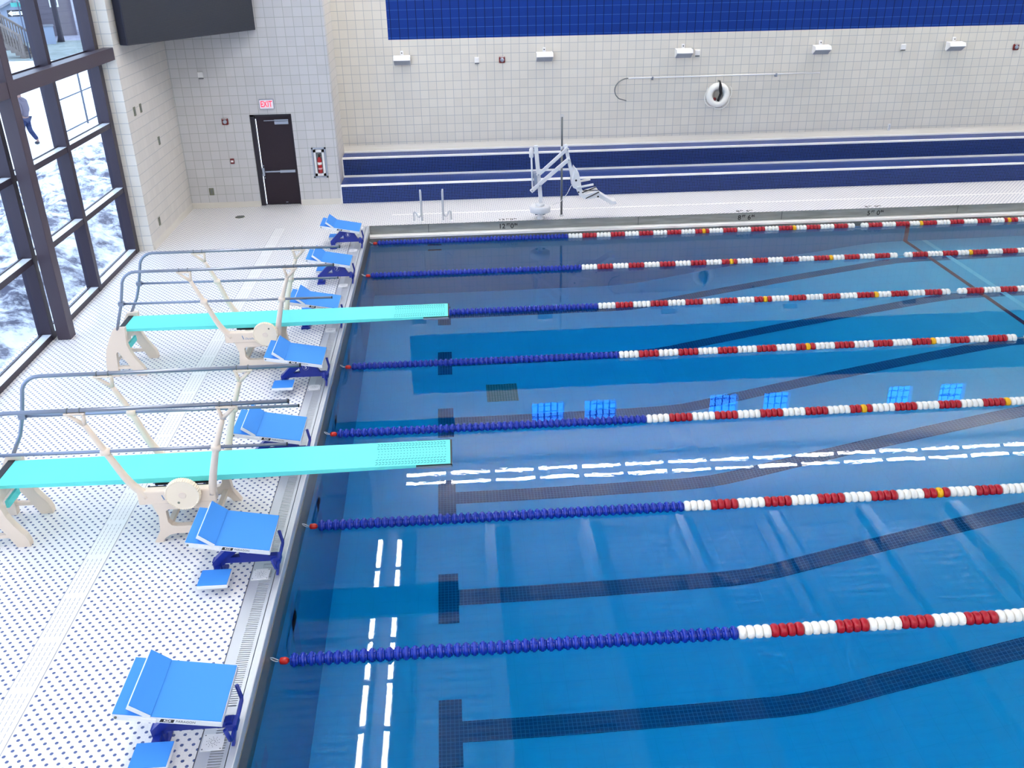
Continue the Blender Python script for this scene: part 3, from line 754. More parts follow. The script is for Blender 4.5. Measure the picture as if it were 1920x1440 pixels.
b = MB(); b.prism([(p[0]-BX, p[1]-ZD) for p in ((5.08, 0.86), (5.14, 0.86), (5.42, 0.68), (5.50, 0.68), (5.52, 0.62), (5.40, 0.60), (5.34, 0.64), (5.08, 0.80))], 1, -0.17, 0.17); b.build('leg_rest', M['white_plastic'], lf)
for (pa, pb) in (((4.74, 0.90, -0.213), (5.09, 0.935, 0.1)), ((4.82, 0.77, -0.216), (5.11, 0.905, -0.216)), ((4.80, 0.86, 0.15), (5.10, 0.94, -0.2))):
    b = MB(); b.bar(q(pa[0], pa[1]+0.01, pa[2]), q(pb[0], pb[1]+0.01, pb[2]), 0.03, 0.012); b.build('belt', M['strap'], lf)
b = MB(); b.tube([q(3.86, 0.72, -0.05), q(3.95, 0.66, -0.09), q(4.1, 0.63, -0.1), q(4.28, 0.70, -0.1), q(4.42, 0.86, -0.08), q(4.52, 1.04, -0.05)], 0.007, 8); b.build('cable', M['white'], lf)
b = MB(); b.lathe([(0.022, -0.206), (0.022, -0.2)], q(4.60, 1.18), 1, 12); b.lathe([(0.018, -0.206), (0.018, -0.2)], q(4.66, 0.92), 1, 12); b.lathe([(0.02, -0.216), (0.02, -0.208)], q(5.09, 0.81), 1, 12); b.build('seat_bolts', M['ink'], lf)

# ------------------------------------------------------------------ starting blocks
def make_block(num, yc, side, label):
    t = thing('starting_block', label, 'starting block', (-0.4, yc, ZD), 'starting blocks along the pool end')
    def w(x, z, y=0.0): return (x+0.4, y, z-ZD)
    def wz(pts): return [(x+0.4, z-ZD) for x, z in pts]
    k = -0.192                                            # slope of the platform
    def top(x): return 0.70 + k*x
    b = MB(); b.prism(wz([(-0.78, top(-0.78)-0.008), (0.0, 0.692), (-0.004, 0.648), (-0.77, 0.79)]), 1, -0.30, 0.30); b.build('platform', M['blockside'], t)
    b = MB(); b.prism(wz([(-0.775, top(-0.775)), (-0.004, 0.7008), (-0.004, 0.693), (-0.775, top(-0.775)-0.008)]), 1, -0.294, 0.294); b.build('platform_pad', M['pad'], t)
    h0, h1 = Vector((-0.505, 0.80)), Vector((-0.645, 0.915)); d = (h1-h0).normalized(); nrm = Vector((d.y, -d.x)) * -1
    nrm = Vector((0.635, 0.772)); nrm.normalize()
    b = MB(); b.prism(wz([h0, h1, h1-nrm*0.038, h0-nrm*0.030+Vector((-0.0, 0))]), 1, -0.298, 0.298); fr = b.build('foot_rest', M['blockside'], t)
    b = MB(); b.prism(wz([h0+nrm*0.006, h1+nrm*0.006, h1, h0]), 1, -0.292, 0.292); b.build('foot_rest_pad', M['pad'], fr)
    for y in (-0.305, 0.305):
        b = MB(); b.bar(w(-0.66, top(-0.66)-0.03, y), w(-0.47, top(-0.47)-0.035, y), 0.012, 0.03); b.build('track_plate', M['white'], t)
    for x in (-0.755, -0.50):
        b = MB(); b.lathe([(0.011, -0.006), (0.011, 0)], w(x, top(x)-0.03, -0.301), 1, 10); b.build('bolt', M['steel_dark'], t)
    # pedestal
    py = -0.06
    b = MB(); b.prism(wz([(-0.63, 0.42), (-0.37, 0.66), (-0.37, 0.72), (-0.14, 0.68), (-0.14, 0.60), (-0.075, 0.485), (0.0, 0.485), (0.0, 0.425), (-0.50, 0.425), (-0.53, 0.40), (-0.60, 0.38)]), 1, py-0.03, py+0.03, holes=[wz([(-0.45, 0.49), (-0.36, 0.565), (-0.35, 0.49)])]); b.build('gusset_frame', M['navy'], t)
    b = MB(); b.bar(w(-0.60, 0.43, py), w(-0.36, 0.67, py), 0.10, 0.06, up=(1, 0, 0)); b.build('brace', M['navy'], t)
    b = MB(); b.bar(w(-0.575, 0.305, py), w(-0.585, 0.46, py), 0.085, 0.085, up=(1, 0, 0)); b.build('post', M['navy'], t)
    b = MB(); b.box(w(-0.645, ZD, py-0.085), w(-0.505, ZD+0.035, py+0.085), bev=0.008); b.build('base_plate', M['navy'], t)
    b = MB(); b.obox(w(-0.25, top(-0.25)-0.067, 0), (0.4, 0.4, 0.02), Matrix.Rotation(0.19, 3, 'Y')); b.build('mounting_plate', M['navy'], t)
    b = MB()
    b.tube([w(-0.008, 0.575, 0.205), w(0.014, 0.455, 0.195), w(0.016, 0.435, 0.18), w(0.016, 0.425, 0.0), w(0.016, 0.420, -0.22), w(0.014, 0.44, -0.235), w(-0.008, 0.56, -0.245)], 0.017, 8); b.build('backstroke_grip', M['navy'], t)
    b = MB(); b.box(w(-0.055, 0.40, py-0.05), w(0.036, 0.465, py+0.06), bev=0.006); b.build('grip_clamp', M['navy'], t)
    b = MB(); b.bar(w(0.015, 0.42, py-0.02), w(0.0, 0.30, py-0.10), 0.03, 0.025, up=(1, 0, 0)); b.build('grip_stay', M['navy'], t)
    # side step
    ya, yb = (-0.46, -0.21) if side < 0 else (0.21, 0.46)
    b = MB(); b.box(w(-0.70, 0.405, ya), w(-0.41, 0.443, yb), bev=0.006); st = b.build('side_step', M['blockside'], t)
    b = MB(); b.box(w(-0.695, 0.443, ya+0.006), w(-0.415, 0.450, yb-0.006)); b.build('step_pad', M['pad'], st)
    b = MB(); b.bar(w(-0.58, 0.395, py), w(-0.56, 0.395, (ya+yb)/2), 0.05, 0.03); b.build('step_arm', M['navy'], t)
    # number disc and maker's lettering
    b = MB(); b.tube([(p[0]+0.4, py-0.0315, p[2]-ZD) for p in arc((-0.265, 0.575), 0.042, 0, 342, 20)], 0.0022, 6, closed=True); b.build('number_ring', M['alu'], t)
    text_part('number', num, 0.072, frame_M(w(-0.265, 0.575, py-0.0315), (1, 0, 0), (0, 0, 1)), M['white'], t, 0.0008, 0, 0.001)
    xd = Vector((1, 0, k)).normalized(); yd = Vector((-k, 0, 1)).normalized()
    def on(x): return w(x, top(x)-0.029, -0.3012)
    b = MB(); b.prism(wz([(-0.452, top(-0.452)-0.046), (-0.432, top(-0.432)-0.014), (-0.335, top(-0.335)-0.014), (-0.352, top(-0.352)-0.046)]), 1, -0.3008, -0.30); b.build('logo_block', M['ink'], t)
    text_part('logo_lettering', 'KDI', 0.032, frame_M(on(-0.393), xd, yd), M['white'], t, 0.0005, 0.2, 0.0008)
    text_part('logo_lettering', 'PARAGON', 0.030, frame_M(on(-0.262), xd, yd), M['ink_grey'], t, 0.0005, 0.15, 0.0004)
    return t
blk = ['blue topped starting block in the far corner beside the end rope', 'blue topped starting block second from the far corner, next to the ends of thin rails',
       'blue topped starting block just behind the far diving board', 'blue topped starting block just in front of the far diving board',
       'blue topped starting block just behind the near diving board', 'blue topped starting block in front of the near diving board beside its wheel',
       'largest starting block, nearest the camera at lower left']
for i in range(7):
    make_block(str(8-i), -(i+0.5)*L, -1 if i >= 3 else 1, blk[i])

# white access covers on the gutter
cov_labels = ['white square cover on the gutter in the far corner by the end block', 'white square cover on the gutter by the second block from the far corner', 'white square cover on the gutter just behind the far diving board',
              'white square cover on the gutter in front of the far diving board', None, 'white square cover on the gutter below the block nearest the wheel', 'largest white square cover on the gutter, nearest the camera']
cv0 = None
def cover(y, label, z=ZD+0.003):
    global cv0
    if cv0 is None:
        cv0 = thing('gutter_cover', label, 'cover', (-0.165, y, z), 'gutter covers')
        b = MB(); b.box((-0.085, -0.085, 0), (0.085, 0.085, 0.008), bev=0.004); b.build('plate', M['white_plastic'], cv0)
        b = MB()
        for k in range(10):
            a = 2*PI*k/10
            for r in (0.018, 0.034, 0.05): b.lathe([(0.0035, 0.008), (0.0035, 0.0086)], (r*math.cos(a+r*9), r*math.sin(a+r*9), 0), 2, 6)
        b.build('holes', M['ink_grey'], cv0)
        for sx in (-1, 1):
            for sy in (-1, 1):
                b = MB(); b.lathe([(0.006, 0.008), (0.006, 0.009)], (sx*0.07, sy*0.07, 0), 2, 8); b.build('screw', M['steel_dark'], cv0)
        return cv0
    return dup(cv0, (-0.165, y, z), label)
for i, y in enumerate((0.25, -1.36, -3.45, -5.57, None, -7.67, -11.88, -13.99)):
    if y is None: continue
    lab = ['white square cover on the gutter at the very far corner of the pool', 'white square cover on the gutter below the first block from the far corner', 'white square cover on the gutter below the second block from the far corner',
           'white square cover on the gutter just behind the far diving board', None, 'white square cover on the gutter just in front of the far diving board', 'white square cover on the gutter in front of the near diving board', 'largest white square cover on the gutter, nearest the camera'][i]
    cover(y, lab)

# ------------------------------------------------------------------ diving boards
def make_board(yc, label, wheel_x):
    t = thing('diving_board', label, 'diving board', (-1.0, yc, ZD), 'diving boards')
    def w(x, y, z): return (x+1.0, y, z-ZD)
    def wz(pts): return [(x+1.0, z-ZD) for x, z in pts]
    xa, xb, zt = -2.90, 1.755, 1.0
    b = MB(); b.prism(wz([(xa, zt), (xb, zt), (xb, zt-0.03), (0.4, zt-0.045), (-0.6, zt-0.06), (-1.6, zt-0.055), (xa, zt-0.035)]), 1, -0.254, 0.254)
    x = 0.98; i = 0
    while x < xb-0.04:
        for yb, s in ((-0.21, 1), (-0.17, -1), (-0.115, 1), (0.115, -1), (0.17, 1), (0.21, -1)):
            Rm = Matrix.Rotation(s*0.65, 3, 'Z'); c = Vector(w(x, yb, zt+0.0008))
            b.obox(c, (0.030, 0.009, 0.0012), Rm, 1)
        for yb in (-0.06, 0.0, 0.06): b.obox(Vector(w(x+0.01, yb, zt+0.0008)), (0.011, 0.010, 0.0012), Matrix.Identity(3), 1)
        x += 0.034
    bd = b.build('board', [M['aqua'], M['aqua_dark']], t)
    b = MB(); b.box(w(xb, -0.26, zt-0.035), w(xb+0.018, 0.26, zt-0.002)); b.box(w(xb-0.36, -0.262, zt-0.012), w(xb, -0.254, zt-0.002)); b.box(w(xb-0.36, 0.254, zt-0.012), w(xb, 0.262, zt+0.001)); b.build('tip_bumper', M['black'], bd)
    b = MB(); b.box(w(xb-0.36, -0.275, zt-0.04), w(xb+0.012, -0.255, zt-0.018)); b.box(w(xb-0.36, 0.255, zt-0.04), w(xb+0.012, 0.275, zt-0.018)); b.build('tip_rail', M['alu'], bd)
    b = MB(); b.box(w(xa-0.075, -0.262, zt-0.05), w(xa, 0.262, zt+0.006), bev=0.004); b.tube([w(xa-0.03, -0.30, zt-0.045), w(xa-0.03, 0.30, zt-0.045)], 0.022, 10); b.build('rear_hinge', M['black'], t)
    # rear pedestal
    outer = [(-3.00, 1.04), (-2.84, 1.05), (-2.85, 0.92), (-2.86, 0.80), (-2.83, 0.68), (-2.78, 0.57), (-2.73, 0.49), (-2.69, 0.43), (-2.67, 0.36), (-2.67, ZD), (-2.80, ZD), (-2.83, 0.36), (-2.88, 0.47),
             (-2.94, 0.58), (-2.985, 0.67), (-3.01, 0.69), (-3.03, 0.66), (-3.04, 0.55), (-3.05, 0.42), (-3.06, ZD), (-3.21, ZD), (-3.205, 0.5), (-3.16, 0.72), (-3.08, 0.90)]
    for y in (-0.31, 0.31):
        b = MB(); b.prism(wz(outer), 1, y-0.04, y+0.04); b.bar(w(-3.05, y, 0.43), w(-2.86, y, 0.43), 0.05, 0.04); b.build('rear_leg', M['cream'], t)
    b = MB(); b.bar(w(-2.95, -0.28, 0.82), w(-2.95, 0.28, 0.82), 0.08, 0.10); b.bar(w(-3.10, -0.28, 0.50), w(-3.10, 0.28, 0.50), 0.05, 0.05); b.prism(wz([(-2.98, 0.88), (-2.86, 0.88), (-2.87, 0.955), (-2.97, 0.955)]), 1, -0.28, 0.28); b.build('rear_crossbar', M['cream'], t)
    b = MB(); b.box(w(-2.91, -0.14, 0.66), w(-2.88, 0.14, 0.74)); b.build('hinge_plate', M['aqua'], t)
    # front pedestal
    for y in (-0.36, 0.36):
        o1 = [(-1.34, 0.82), (-0.66, 0.82), (-0.72, 0.62), (-0.70, 0.44), (-0.62, ZD), (-0.71, ZD), (-0.735, 0.345), (-0.79, 0.385), (-0.85, 0.40), (-1.15, 0.40), (-1.21, 0.385), (-1.265, 0.345), (-1.29, ZD), (-1.38, ZD), (-1.30, 0.44), (-1.28, 0.62)]
        hole = [(-1.20, 0.68), (-1.17, 0.70), (-0.83, 0.70), (-0.80, 0.68), (-0.80, 0.55), (-0.83, 0.505), (-0.88, 0.49), (-1.12, 0.49), (-1.17, 0.505), (-1.20, 0.55)]
        b = MB(); b.prism(wz(o1), 1, y-0.035, y+0.035, holes=[wz(hole)]); b.build('front_leg', M['cream'], t)
        b = MB(); b.box(w(-1.45, y-0.05, 0.775), w(-0.66, y+0.05, 0.935), bev=0.015); b.build('track_housing', M['cream'], t)
    b = MB(); b.bar(w(-1.23, -0.34, 0.44), w(-1.23, 0.34, 0.44), 0.05, 0.05); b.bar(w(-0.77, -0.34, 0.44), w(-0.77, 0.34, 0.44), 0.05, 0.05); b.bar(w(-1.2, -0.34, 0.80), w(-1.2, 0.34, 0.80), 0.06, 0.06); b.bar(w(-0.8, -0.34, 0.80), w(-0.8, 0.34, 0.80), 0.06, 0.06); b.build('front_crossbar', M['cream'], t)
    for y in (-0.27, 0.27):
        b = MB(); b.box(w(-1.38, y-0.025, 0.875), w(-0.68, y+0.025, 0.90)); b.build('roller_track', M['black'], t)
    b = MB(); b.tube([w(-1.0, -0.29, 0.90), w(-1.0, 0.29, 0.90)], 0.042, 14); b.build('fulcrum_roller', M['black'], t)
    b = MB(); b.box(w(-1.30, -0.262, 0.918), w(-0.72, 0.262, 0.938)); b.build('fulcrum_pad', M['black'], t)
    # fulcrum wheel, scalloped rim
    b = MB(); c = Vector(w(wheel_x, 0, 0.915)); R, ns = 0.178, 44; ring = []
    for yy, rs in ((-0.415, 0.97), (-0.425, 1.0), (-0.475, 1.0), (-0.485, 0.955), (-0.478, 0.90)):
        rg = []
        for k in range(ns*2):
            a = 2*PI*k/(ns*2); r = R*rs*(1.0 if k % 2 == 0 else 0.962)
            rg.append(b.v((c.x+r*math.cos(a), yy, c.z+r*math.sin(a))))
        ring.append(rg)
    for A, B in zip(ring, ring[1:]):
        for k in range(ns*2): b.bm.faces.new((A[k], A[(k+1) % (ns*2)], B[(k+1) % (ns*2)], B[k]))
    b.bm.faces.new(ring[0]); b.bm.faces.new(ring[-1])
    wh = b.build('fulcrum_wheel', M['cream_wheel'], t)
    b = MB(); b.tube([(c.x+0.034*math.cos(a), -0.479, c.z+0.034*math.sin(a)) for a in [2*PI*k/20 for k in range(20)]], 0.005, 6, closed=True); b.lathe([(0.03, -0.482), (0.026, -0.476)], (c.x, 0, c.z), 1, 20); b.build('wheel_hub', M['cream'], wh)
    b = MB(); b.lathe([(0.013, -0.4805), (0.013, -0.476)], (c.x+(0.06 if wheel_x > -0.9 else -0.05), 0, c.z+(0.09 if wheel_x > -0.9 else -0.085)), 1, 12); b.build('peg_hole', M['plate'], wh)
    # maker's mark on the track housing
    ly = -0.4105
    b = MB(); b.prism(wz([(-1.205, 0.885), (-1.195, 0.89), (-1.175, 0.83), (-1.19, 0.835)]), 1, ly-0.0006, ly+0.001); b.prism(wz([(-1.21, 0.82), (-1.20, 0.822), (-1.172, 0.838), (-1.18, 0.83)]), 1, ly-0.0006, ly+0.001); b.build('logo_mark', M['ink_blue'], t)
    text_part('logo_lettering', 'Duraflex', 0.042, frame_M(w(-1.09, ly, 0.837), (1, 0, 0), (0, 0, 1)), M['ink_blue'], t, 0.0006, 0.25)
    # rails and their cast uprights
    for s in (-1, 1):
        y = 0.42*s
        p = [w(0.20, y, 1.90), w(-2.50, y, 1.905)] + [w(-2.50+0.22*math.cos(math.radians(a)), y, 1.685+0.22*math.sin(math.radians(a))) for a in range(105, 176, 14)] + [w(-2.79, y, 1.42), w(-2.86, y, 1.22), w(-2.95, y*0.78, 1.02)]
        b = MB(); b.tube(p, 0.021, 12); b.tube([w(0.20, y, 1.90), w(0.212, y, 1.90)], 0.0235, 12, 1); b.build('top_rail', [M['galv'], M['black']], t)
        b = MB(); b.tube([w(0.13, y, 1.42), w(-2.76, y, 1.445)], 0.017, 10); b.tube([w(0.13, y, 1.42), w(0.14, y, 1.42)], 0.0195, 10, 1); b.box(w(-2.82, y-0.03, 1.415), w(-2.74, y+0.03, 1.475), 0, 0.008); b.build('mid_rail', [M['galv'], M['black']], t)
        for pts, sad in (((( -1.36, 0.86), (-1.50, 1.06), (-1.645, 1.43), (-1.78, 1.74)), (-1.95, -1.75, -1.94, -1.765)), (((-0.70, 0.86), (-0.66, 1.06), (-0.565, 1.42), (-0.455, 1.74)), (-0.50, -0.30, -0.485, -0.315))):
            yy = [0.37*s, 0.39*s, y, y]
            b = MB(); sm = []; rad = []
            P = [Vector(w(q_[0], yy[i], q_[1])) for i, q_ in enumerate(pts)]
            for i in range(3):
                p0 = P[max(i-1, 0)]; p1 = P[i]; p2 = P[i+1]; p3 = P[min(i+2, 3)]
                for k in range(5):
                    u = k/5; sm.append(0.5*((2*p1)+(p2-p0)*u+(2*p0-5*p1+4*p2-p3)*u*u+(3*p1-p0-3*p2+p3)*u**3))
            sm.append(P[3]); rad = [0.046-0.020*i/(len(sm)-1) for i in range(len(sm))]
            b.tube(sm, rad, 12)
            b.lathe([(0.02, -0.05), (0.042, -0.035), (0.042, 0.035), (0.02, 0.05)], w(pts[2][0], y, pts[2][1]), 0, 14)
            b.tube([P[3], w(sad[2], y, 1.872)], [0.024, 0.016], 8); b.tube([P[3], w(sad[3], y, 1.872)], [0.024, 0.016], 8)
            b.box(w(sad[0], y-0.026, 1.862), w(sad[1], y+0.026, 1.884), 0, 0.005)
            b.build('rail_upright', M['cream'], t)
            b = MB(); xm = (sad[0]+sad[1])/2
            for dx in (-0.06, 0.06): b.tube([(w(xm+dx, 0, 0)[0], y+0.025*math.cos(a), 1.902-ZD+0.025*math.sin(a)) for a in [2*PI*k/14 for k in range(14)]], 0.006, 6, closed=True)
            b.build('rail_clamp', M['steel_dark'], t)
    return t
make_board(-6.65, 'far aqua diving board on a cream stand with grey handrails', -0.855)
make_board(-10.83, 'near aqua diving board on a cream stand with grey handrails', -0.97)

# ------------------------------------------------------------------ lane ropes
PITCH = 0.0788
def float_mesh(kind):
    b = MB()
    if kind == 'blue':
        b.lathe([(0.040, -0.020), (0.060, -0.018), (0.070, -0.012), (0.072, 0.0), (0.070, 0.012), (0.060, 0.018), (0.040, 0.020)], (0, 0, 0), 0, 20)
        b.lathe([(0.044, -0.038), (0.048, -0.030), (0.048, 0.030), (0.044, 0.038)], (0, 0, 0), 0, 14)
        for k in range(6):
            a = 2*PI*k/6 + 0.3
            R = Matrix.Rotation(a, 3, 'X'); b.obox(R @ Vector((0, 0, 0.048)), (0.060, 0.006, 0.022), R)
    else:
        b.lathe([(0.030, -0.0385), (0.052, -0.036), (0.064, -0.026), (0.070, -0.010), (0.071, 0.0), (0.070, 0.010), (0.064, 0.026), (0.052, 0.036), (0.030, 0.0385)], (0, 0, 0), 0, 20)
    me = bpy.data.meshes.new('float'); bmesh.ops.recalc_face_normals(b.bm, faces=b.bm.faces); b.bm.to_mesh(me); b.bm.free(); return me
FM = {}
for c in ('blue', 'red', 'white', 'yellow'):
    me = float_mesh('blue' if c == 'blue' else 'round'); me.name = c + '_float'
    me.materials.append(M[{'blue': 'f_blue', 'red': 'f_red', 'white': 'f_white', 'yellow': 'f_yel'}[c]]); FM[c] = me
seq = []                       # colours after the blue section, from x = 4.40 m
for g in range(20):
    col = 'white' if g % 2 == 0 else 'red'
    four = [col]*4
    if g == 9: four[2] = 'yellow'
    if g == 16: four[0] = 'yellow'
    seq += four
seq += ['white', 'white', None, None]
seq += seq[:82][::-1]
rope_labels = ['blue, red and white lane rope along the far wall, farthest of all', 'blue, red and white lane rope second from the far wall', 'blue, red and white lane rope running behind the tip of the far diving board',
               'blue, red and white lane rope just in front of the far diving board', 'blue, red and white lane rope just behind the near diving board', 'blue, red and white lane rope just in front of the near diving board', 'blue, red and white lane rope nearest the camera']
XEND = (17.5, 16.5, 15.5, 14.0, 12.5, 11.0, 9.5)
X_B0, X_W0 = 0.225, 4.40
for k in range(7):
    y = -k*L
    t = thing('lane_rope', rope_labels[k], 'lane rope', (0.05, y, 0), 'lane ropes')
    items = []
    n_b = 53
    for i in range(n_b): items.append((X_B0 + PITCH*(i+0.5), 'blue'))
    for i, c in enumerate(seq):
        x = X_W0 + PITCH*(i+0.5)
        if c and x < XEND[k]: items.append((x, c))
    rest = {}
    for i, (x, c) in enumerate(items):
        rz = random.uniform(-0.02, 0.02)
        if i < 100:
            o = bpy.data.objects.new(c + '_float', FM[c]); COL.objects.link(o); o.parent = t
            o.location = (x-0.05, random.uniform(-0.003, 0.003), 0.012); o.rotation_euler = (random.uniform(0, 6.28), 0, rz)
        else: rest.setdefault(c, []).append(x)
    if rest:
        b = bmesh.new(); cols = sorted(rest)
        for mi, c in enumerate(cols):
            for x in rest[c]:
                n0 = len(b.verts); nf = len(b.faces); b.from_mesh(FM[c]); b.verts.ensure_lookup_table(); b.faces.ensure_lookup_table()
                for v in b.verts[n0:]: v.co += Vector((x-0.05, 0, 0.012))
                for f in b.faces[nf:]: f.material_index = mi
        me = bpy.data.meshes.new('far_floats'); b.to_mesh(me); b.free()
        for c in cols: me.materials.append(FM[c].materials[0])
        o = bpy.data.objects.new('far_floats', me); COL.objects.link(o); o.parent = t; o['kind'] = 'stuff'
    b = MB(); b.tube([(0.13, 0, 0.01), (XEND[k]-0.05, 0, 0.01)], 0.006, 6); b.build('cable', M['alu'], t)
    b = MB(); b.lathe([(0.012, 0.075), (0.030, 0.085), (0.034, 0.10), (0.036, 0.135), (0.026, 0.155), (0.012, 0.165)], (0, 0, 0.015), 0, 14); b.build('tensioner', M['hook_red'], t)
    b = MB(); b.tube([(-0.01, 0, 0.05), (0.0, 0.0, 0.06), (0.02, 0.014, 0.045), (0.05, 0.012, 0.025), (0.08, 0, 0.018), (0.05, -0.012, 0.022), (0.02, -0.014, 0.04), (0.0, -0.004, 0.052)], 0.004, 6); b.build('hook', M['steel'], t)

# ------------------------------------------------------------------ ceiling lights
fx0 = None
def fixture(x, y, rz):
    global fx0
    ZL = 7.9
    if fx0 is None:
        fx0 = thing('linear_light', 'long white twin-tube light fixture hung below the roof, some mirrored in the water, some added unseen', 'light fixture', (x, y, ZL), 'linear light fixtures')
        for s in (-1, 1):
            b = MB(); b.box((-0.60, s*0.245-0.08, 0), (0.60, s*0.245+0.08, 0.05)); b.build('housing', M['housing'], fx0)
            b = MB(); b.box((-0.555, s*0.245-0.05, -0.02), (0.555, s*0.245+0.05, 0)); b.build('lamp', M['tube_lamp'], fx0)
            b = MB(); b.box((-0.555, s*0.245-0.05, 0.05), (0.555, s*0.245+0.05, 0.055)); b.build('uplight', M['up_lamp'], fx0)
        b = MB(); b.box((-0.03, -0.20, 0.01), (0.03, 0.20, 0.04)); b.build('spreader', M['housing'], fx0)
        for dx in (-0.45, 0.45):
            b = MB(); b.tube([(dx, 0.245, 0.05), (dx, 0.245, ZC-ZL)], 0.006, 6); b.tube([(dx, -0.245, 0.05), (dx, -0.245, ZC-ZL)], 0.006, 6); b.build('hanger', M['steel_dark'], fx0)
        fx0.rotation_euler = (0, 0, rz); return fx0
    o = dup(fx0, (x, y, ZL)); o.rotation_euler = (0, 0, rz); return o
for i in range(15): fixture(0.78 + 1.27*i, 2.98, 0)
for i in range(15): fixture(-0.10, -0.45 - 1.27*i, PI/2)
for i in range(15): fixture(0.78 + 1.27*i, -19.6, 0)  # unseen near row, added to balance the lighting
for i in range(14): fixture(20.6, -0.45 - 1.27*i, PI/2)  # right-hand row out of view, also added to even out the light

# ------------------------------------------------------------------ outdoors
b = MB(); b.box((-120, -60, -0.3), (-4.8, 160, 0.0)); struct(b.build('snow_ground', M['snow']), 'white snowy ground outside the windows')
import mathutils.noise as mn
b = MB((-7.6, 0, 0)); nx, ny = 70, 240; V = []
for i in range(nx+1):
    for j in range(ny+1):
        x = -4.95 - 6.2*i/nx; y = -12 + 24.5*j/ny
        edge = min(1.0, (i/nx)*5, (1-i/nx)*3.0, (1-j/ny)*6, (j/ny)*6)
        h = mn.fractal(Vector((x*0.9, y*0.9, 0.3)), 0.9, 2.1, 6) * 0.32 + 0.42
        V.append(b.v((x, y, max(-0.02, edge*(h + 0.15)))))
for i in range(nx):
    for j in range(ny):
        a = i*(ny+1)+j; f = b.bm.faces.new((V[a], V[a+ny+1], V[a+ny+2], V[a+1])); f.smooth = True
tag(b.build('snow_pile', M['mound']), 'rough heap of dirty snow and soil just outside the windows', 'snow pile', kind='stuff')

fn = thing('chain_link_fence', 'tall grey chain link fence outdoors beside the walker', 'fence', (-11.6, 17, 0))
for y in (13.5, 16.6, 19.7, 22.8, 25.9):
    b = MB(); b.tube([(0, y-17, 0), (0, y-17, 2.25)], 0.045 if y < 14 else 0.035, 8)
    if y < 14: b.tube([(0.08, y-17+0.05, 0), (0.08, y-17+0.05, 2.2)], 0.03, 8)
    b.build('fence_post', M['chain'], fn)
b = MB()
for z in (2.22, 0.08, 1.15): b.tube([(0, -3.5, z), (0, 8.9, z)], 0.022, 6)
b.build('fence_rail', M['chain'], fn)
b = MB(); y = -3.5
while y < 8.9:
    for s in (1, -1):
        ya, yb = (y, y+2.2*0.6) if s > 0 else (y+2.2*0.6, y)
        b.quad((0.01, ya, 0.05), (0.01, ya+0.012, 0.05), (0.01, yb+0.012, 2.2), (0.01, yb, 2.2))
    y += 0.14
b.build('wire_mesh', M['chain'], fn)

def skin(name, chain, edges, m, parent, sub=2, root=0):
    me = bpy.data.meshes.new(name); me.from_pydata([c[0] for c in chain], edges, [])
    o = bpy.data.objects.new(name, me); COL.objects.link(o)
    md = o.modifiers.new('Skin', 'SKIN'); sv = me.skin_vertices[0].data if me.skin_vertices else None
    if sv is None:
        bmm = bmesh.new(); bmm.from_mesh(me); bmm.verts.layers.skin.verify(); bmm.to_mesh(me); bmm.free(); sv = me.skin_vertices[0].data
    for i, c in enumerate(chain): sv[i].radius = (c[1], c[2] if len(c) > 2 else c[1]); sv[i].use_root = (i == root)
    md.use_smooth_shade = True
    ss = o.modifiers.new('Sub', 'SUBSURF'); ss.levels = sub; ss.render_levels = sub
    me.materials.append(m); o.parent = parent; return o
pr = thing('person', 'person in a grey hooded jacket, blue trousers and cap walking outside past the fence', 'person', (-12.1, 12.6, 0.0))
pr.rotation_euler = (0, 0, math.radians(170))     # +x local is the walking direction
skinm = mat('skin_tone', (150, 112, 98), 0.6); jack = mat('grey_jacket', (92, 84, 98), 0.8); jean = mat('blue_trousers', (22, 36, 76), 0.8); capm = mat('dark_cap', (36, 34, 44), 0.8); shoe = mat('dark_shoes', (40, 42, 52), 0.7)
body = [((0, 0, 0.92), 0.13, 0.15), ((0.0, 0, 1.12), 0.12, 0.15), ((-0.01, 0, 1.36), 0.12, 0.17), ((0.0, 0, 1.48), 0.055), ((0.02, 0, 1.56), 0.075), ((0.03, 0, 1.64), 0.10, 0.085), ((0.02, 0, 1.71), 0.075),
        ((0, 0.10, 0.86), 0.085), ((0.12, 0.10, 0.48), 0.06), ((0.16, 0.10, 0.10), 0.042), ((0.25, 0.10, 0.04), 0.035), ((0, -0.10, 0.86), 0.085), ((-0.02, -0.10, 0.47), 0.06), ((-0.22, -0.10, 0.13), 0.042), ((-0.15, -0.10, 0.04), 0.035),
        ((-0.01, 0.19, 1.40), 0.055), ((-0.08, 0.24, 1.12), 0.043), ((0.05, 0.24, 0.90), 0.034), ((0.08, 0.24, 0.82), 0.04, 0.02), ((-0.01, -0.19, 1.40), 0.055), ((-0.02, -0.24, 1.12), 0.043), ((0.10, -0.24, 0.92), 0.034), ((0.14, -0.24, 0.85), 0.04, 0.02), ((0.125, 0, 1.60), 0.018)]
be = [(0, 1), (1, 2), (2, 3), (3, 4), (4, 5), (5, 6), (0, 7), (7, 8), (8, 9), (9, 10), (0, 11), (11, 12), (12, 13), (13, 14), (2, 15), (15, 16), (16, 17), (17, 18), (2, 19), (19, 20), (20, 21), (21, 22), (5, 23)]
skin('body', body, be, skinm, pr)
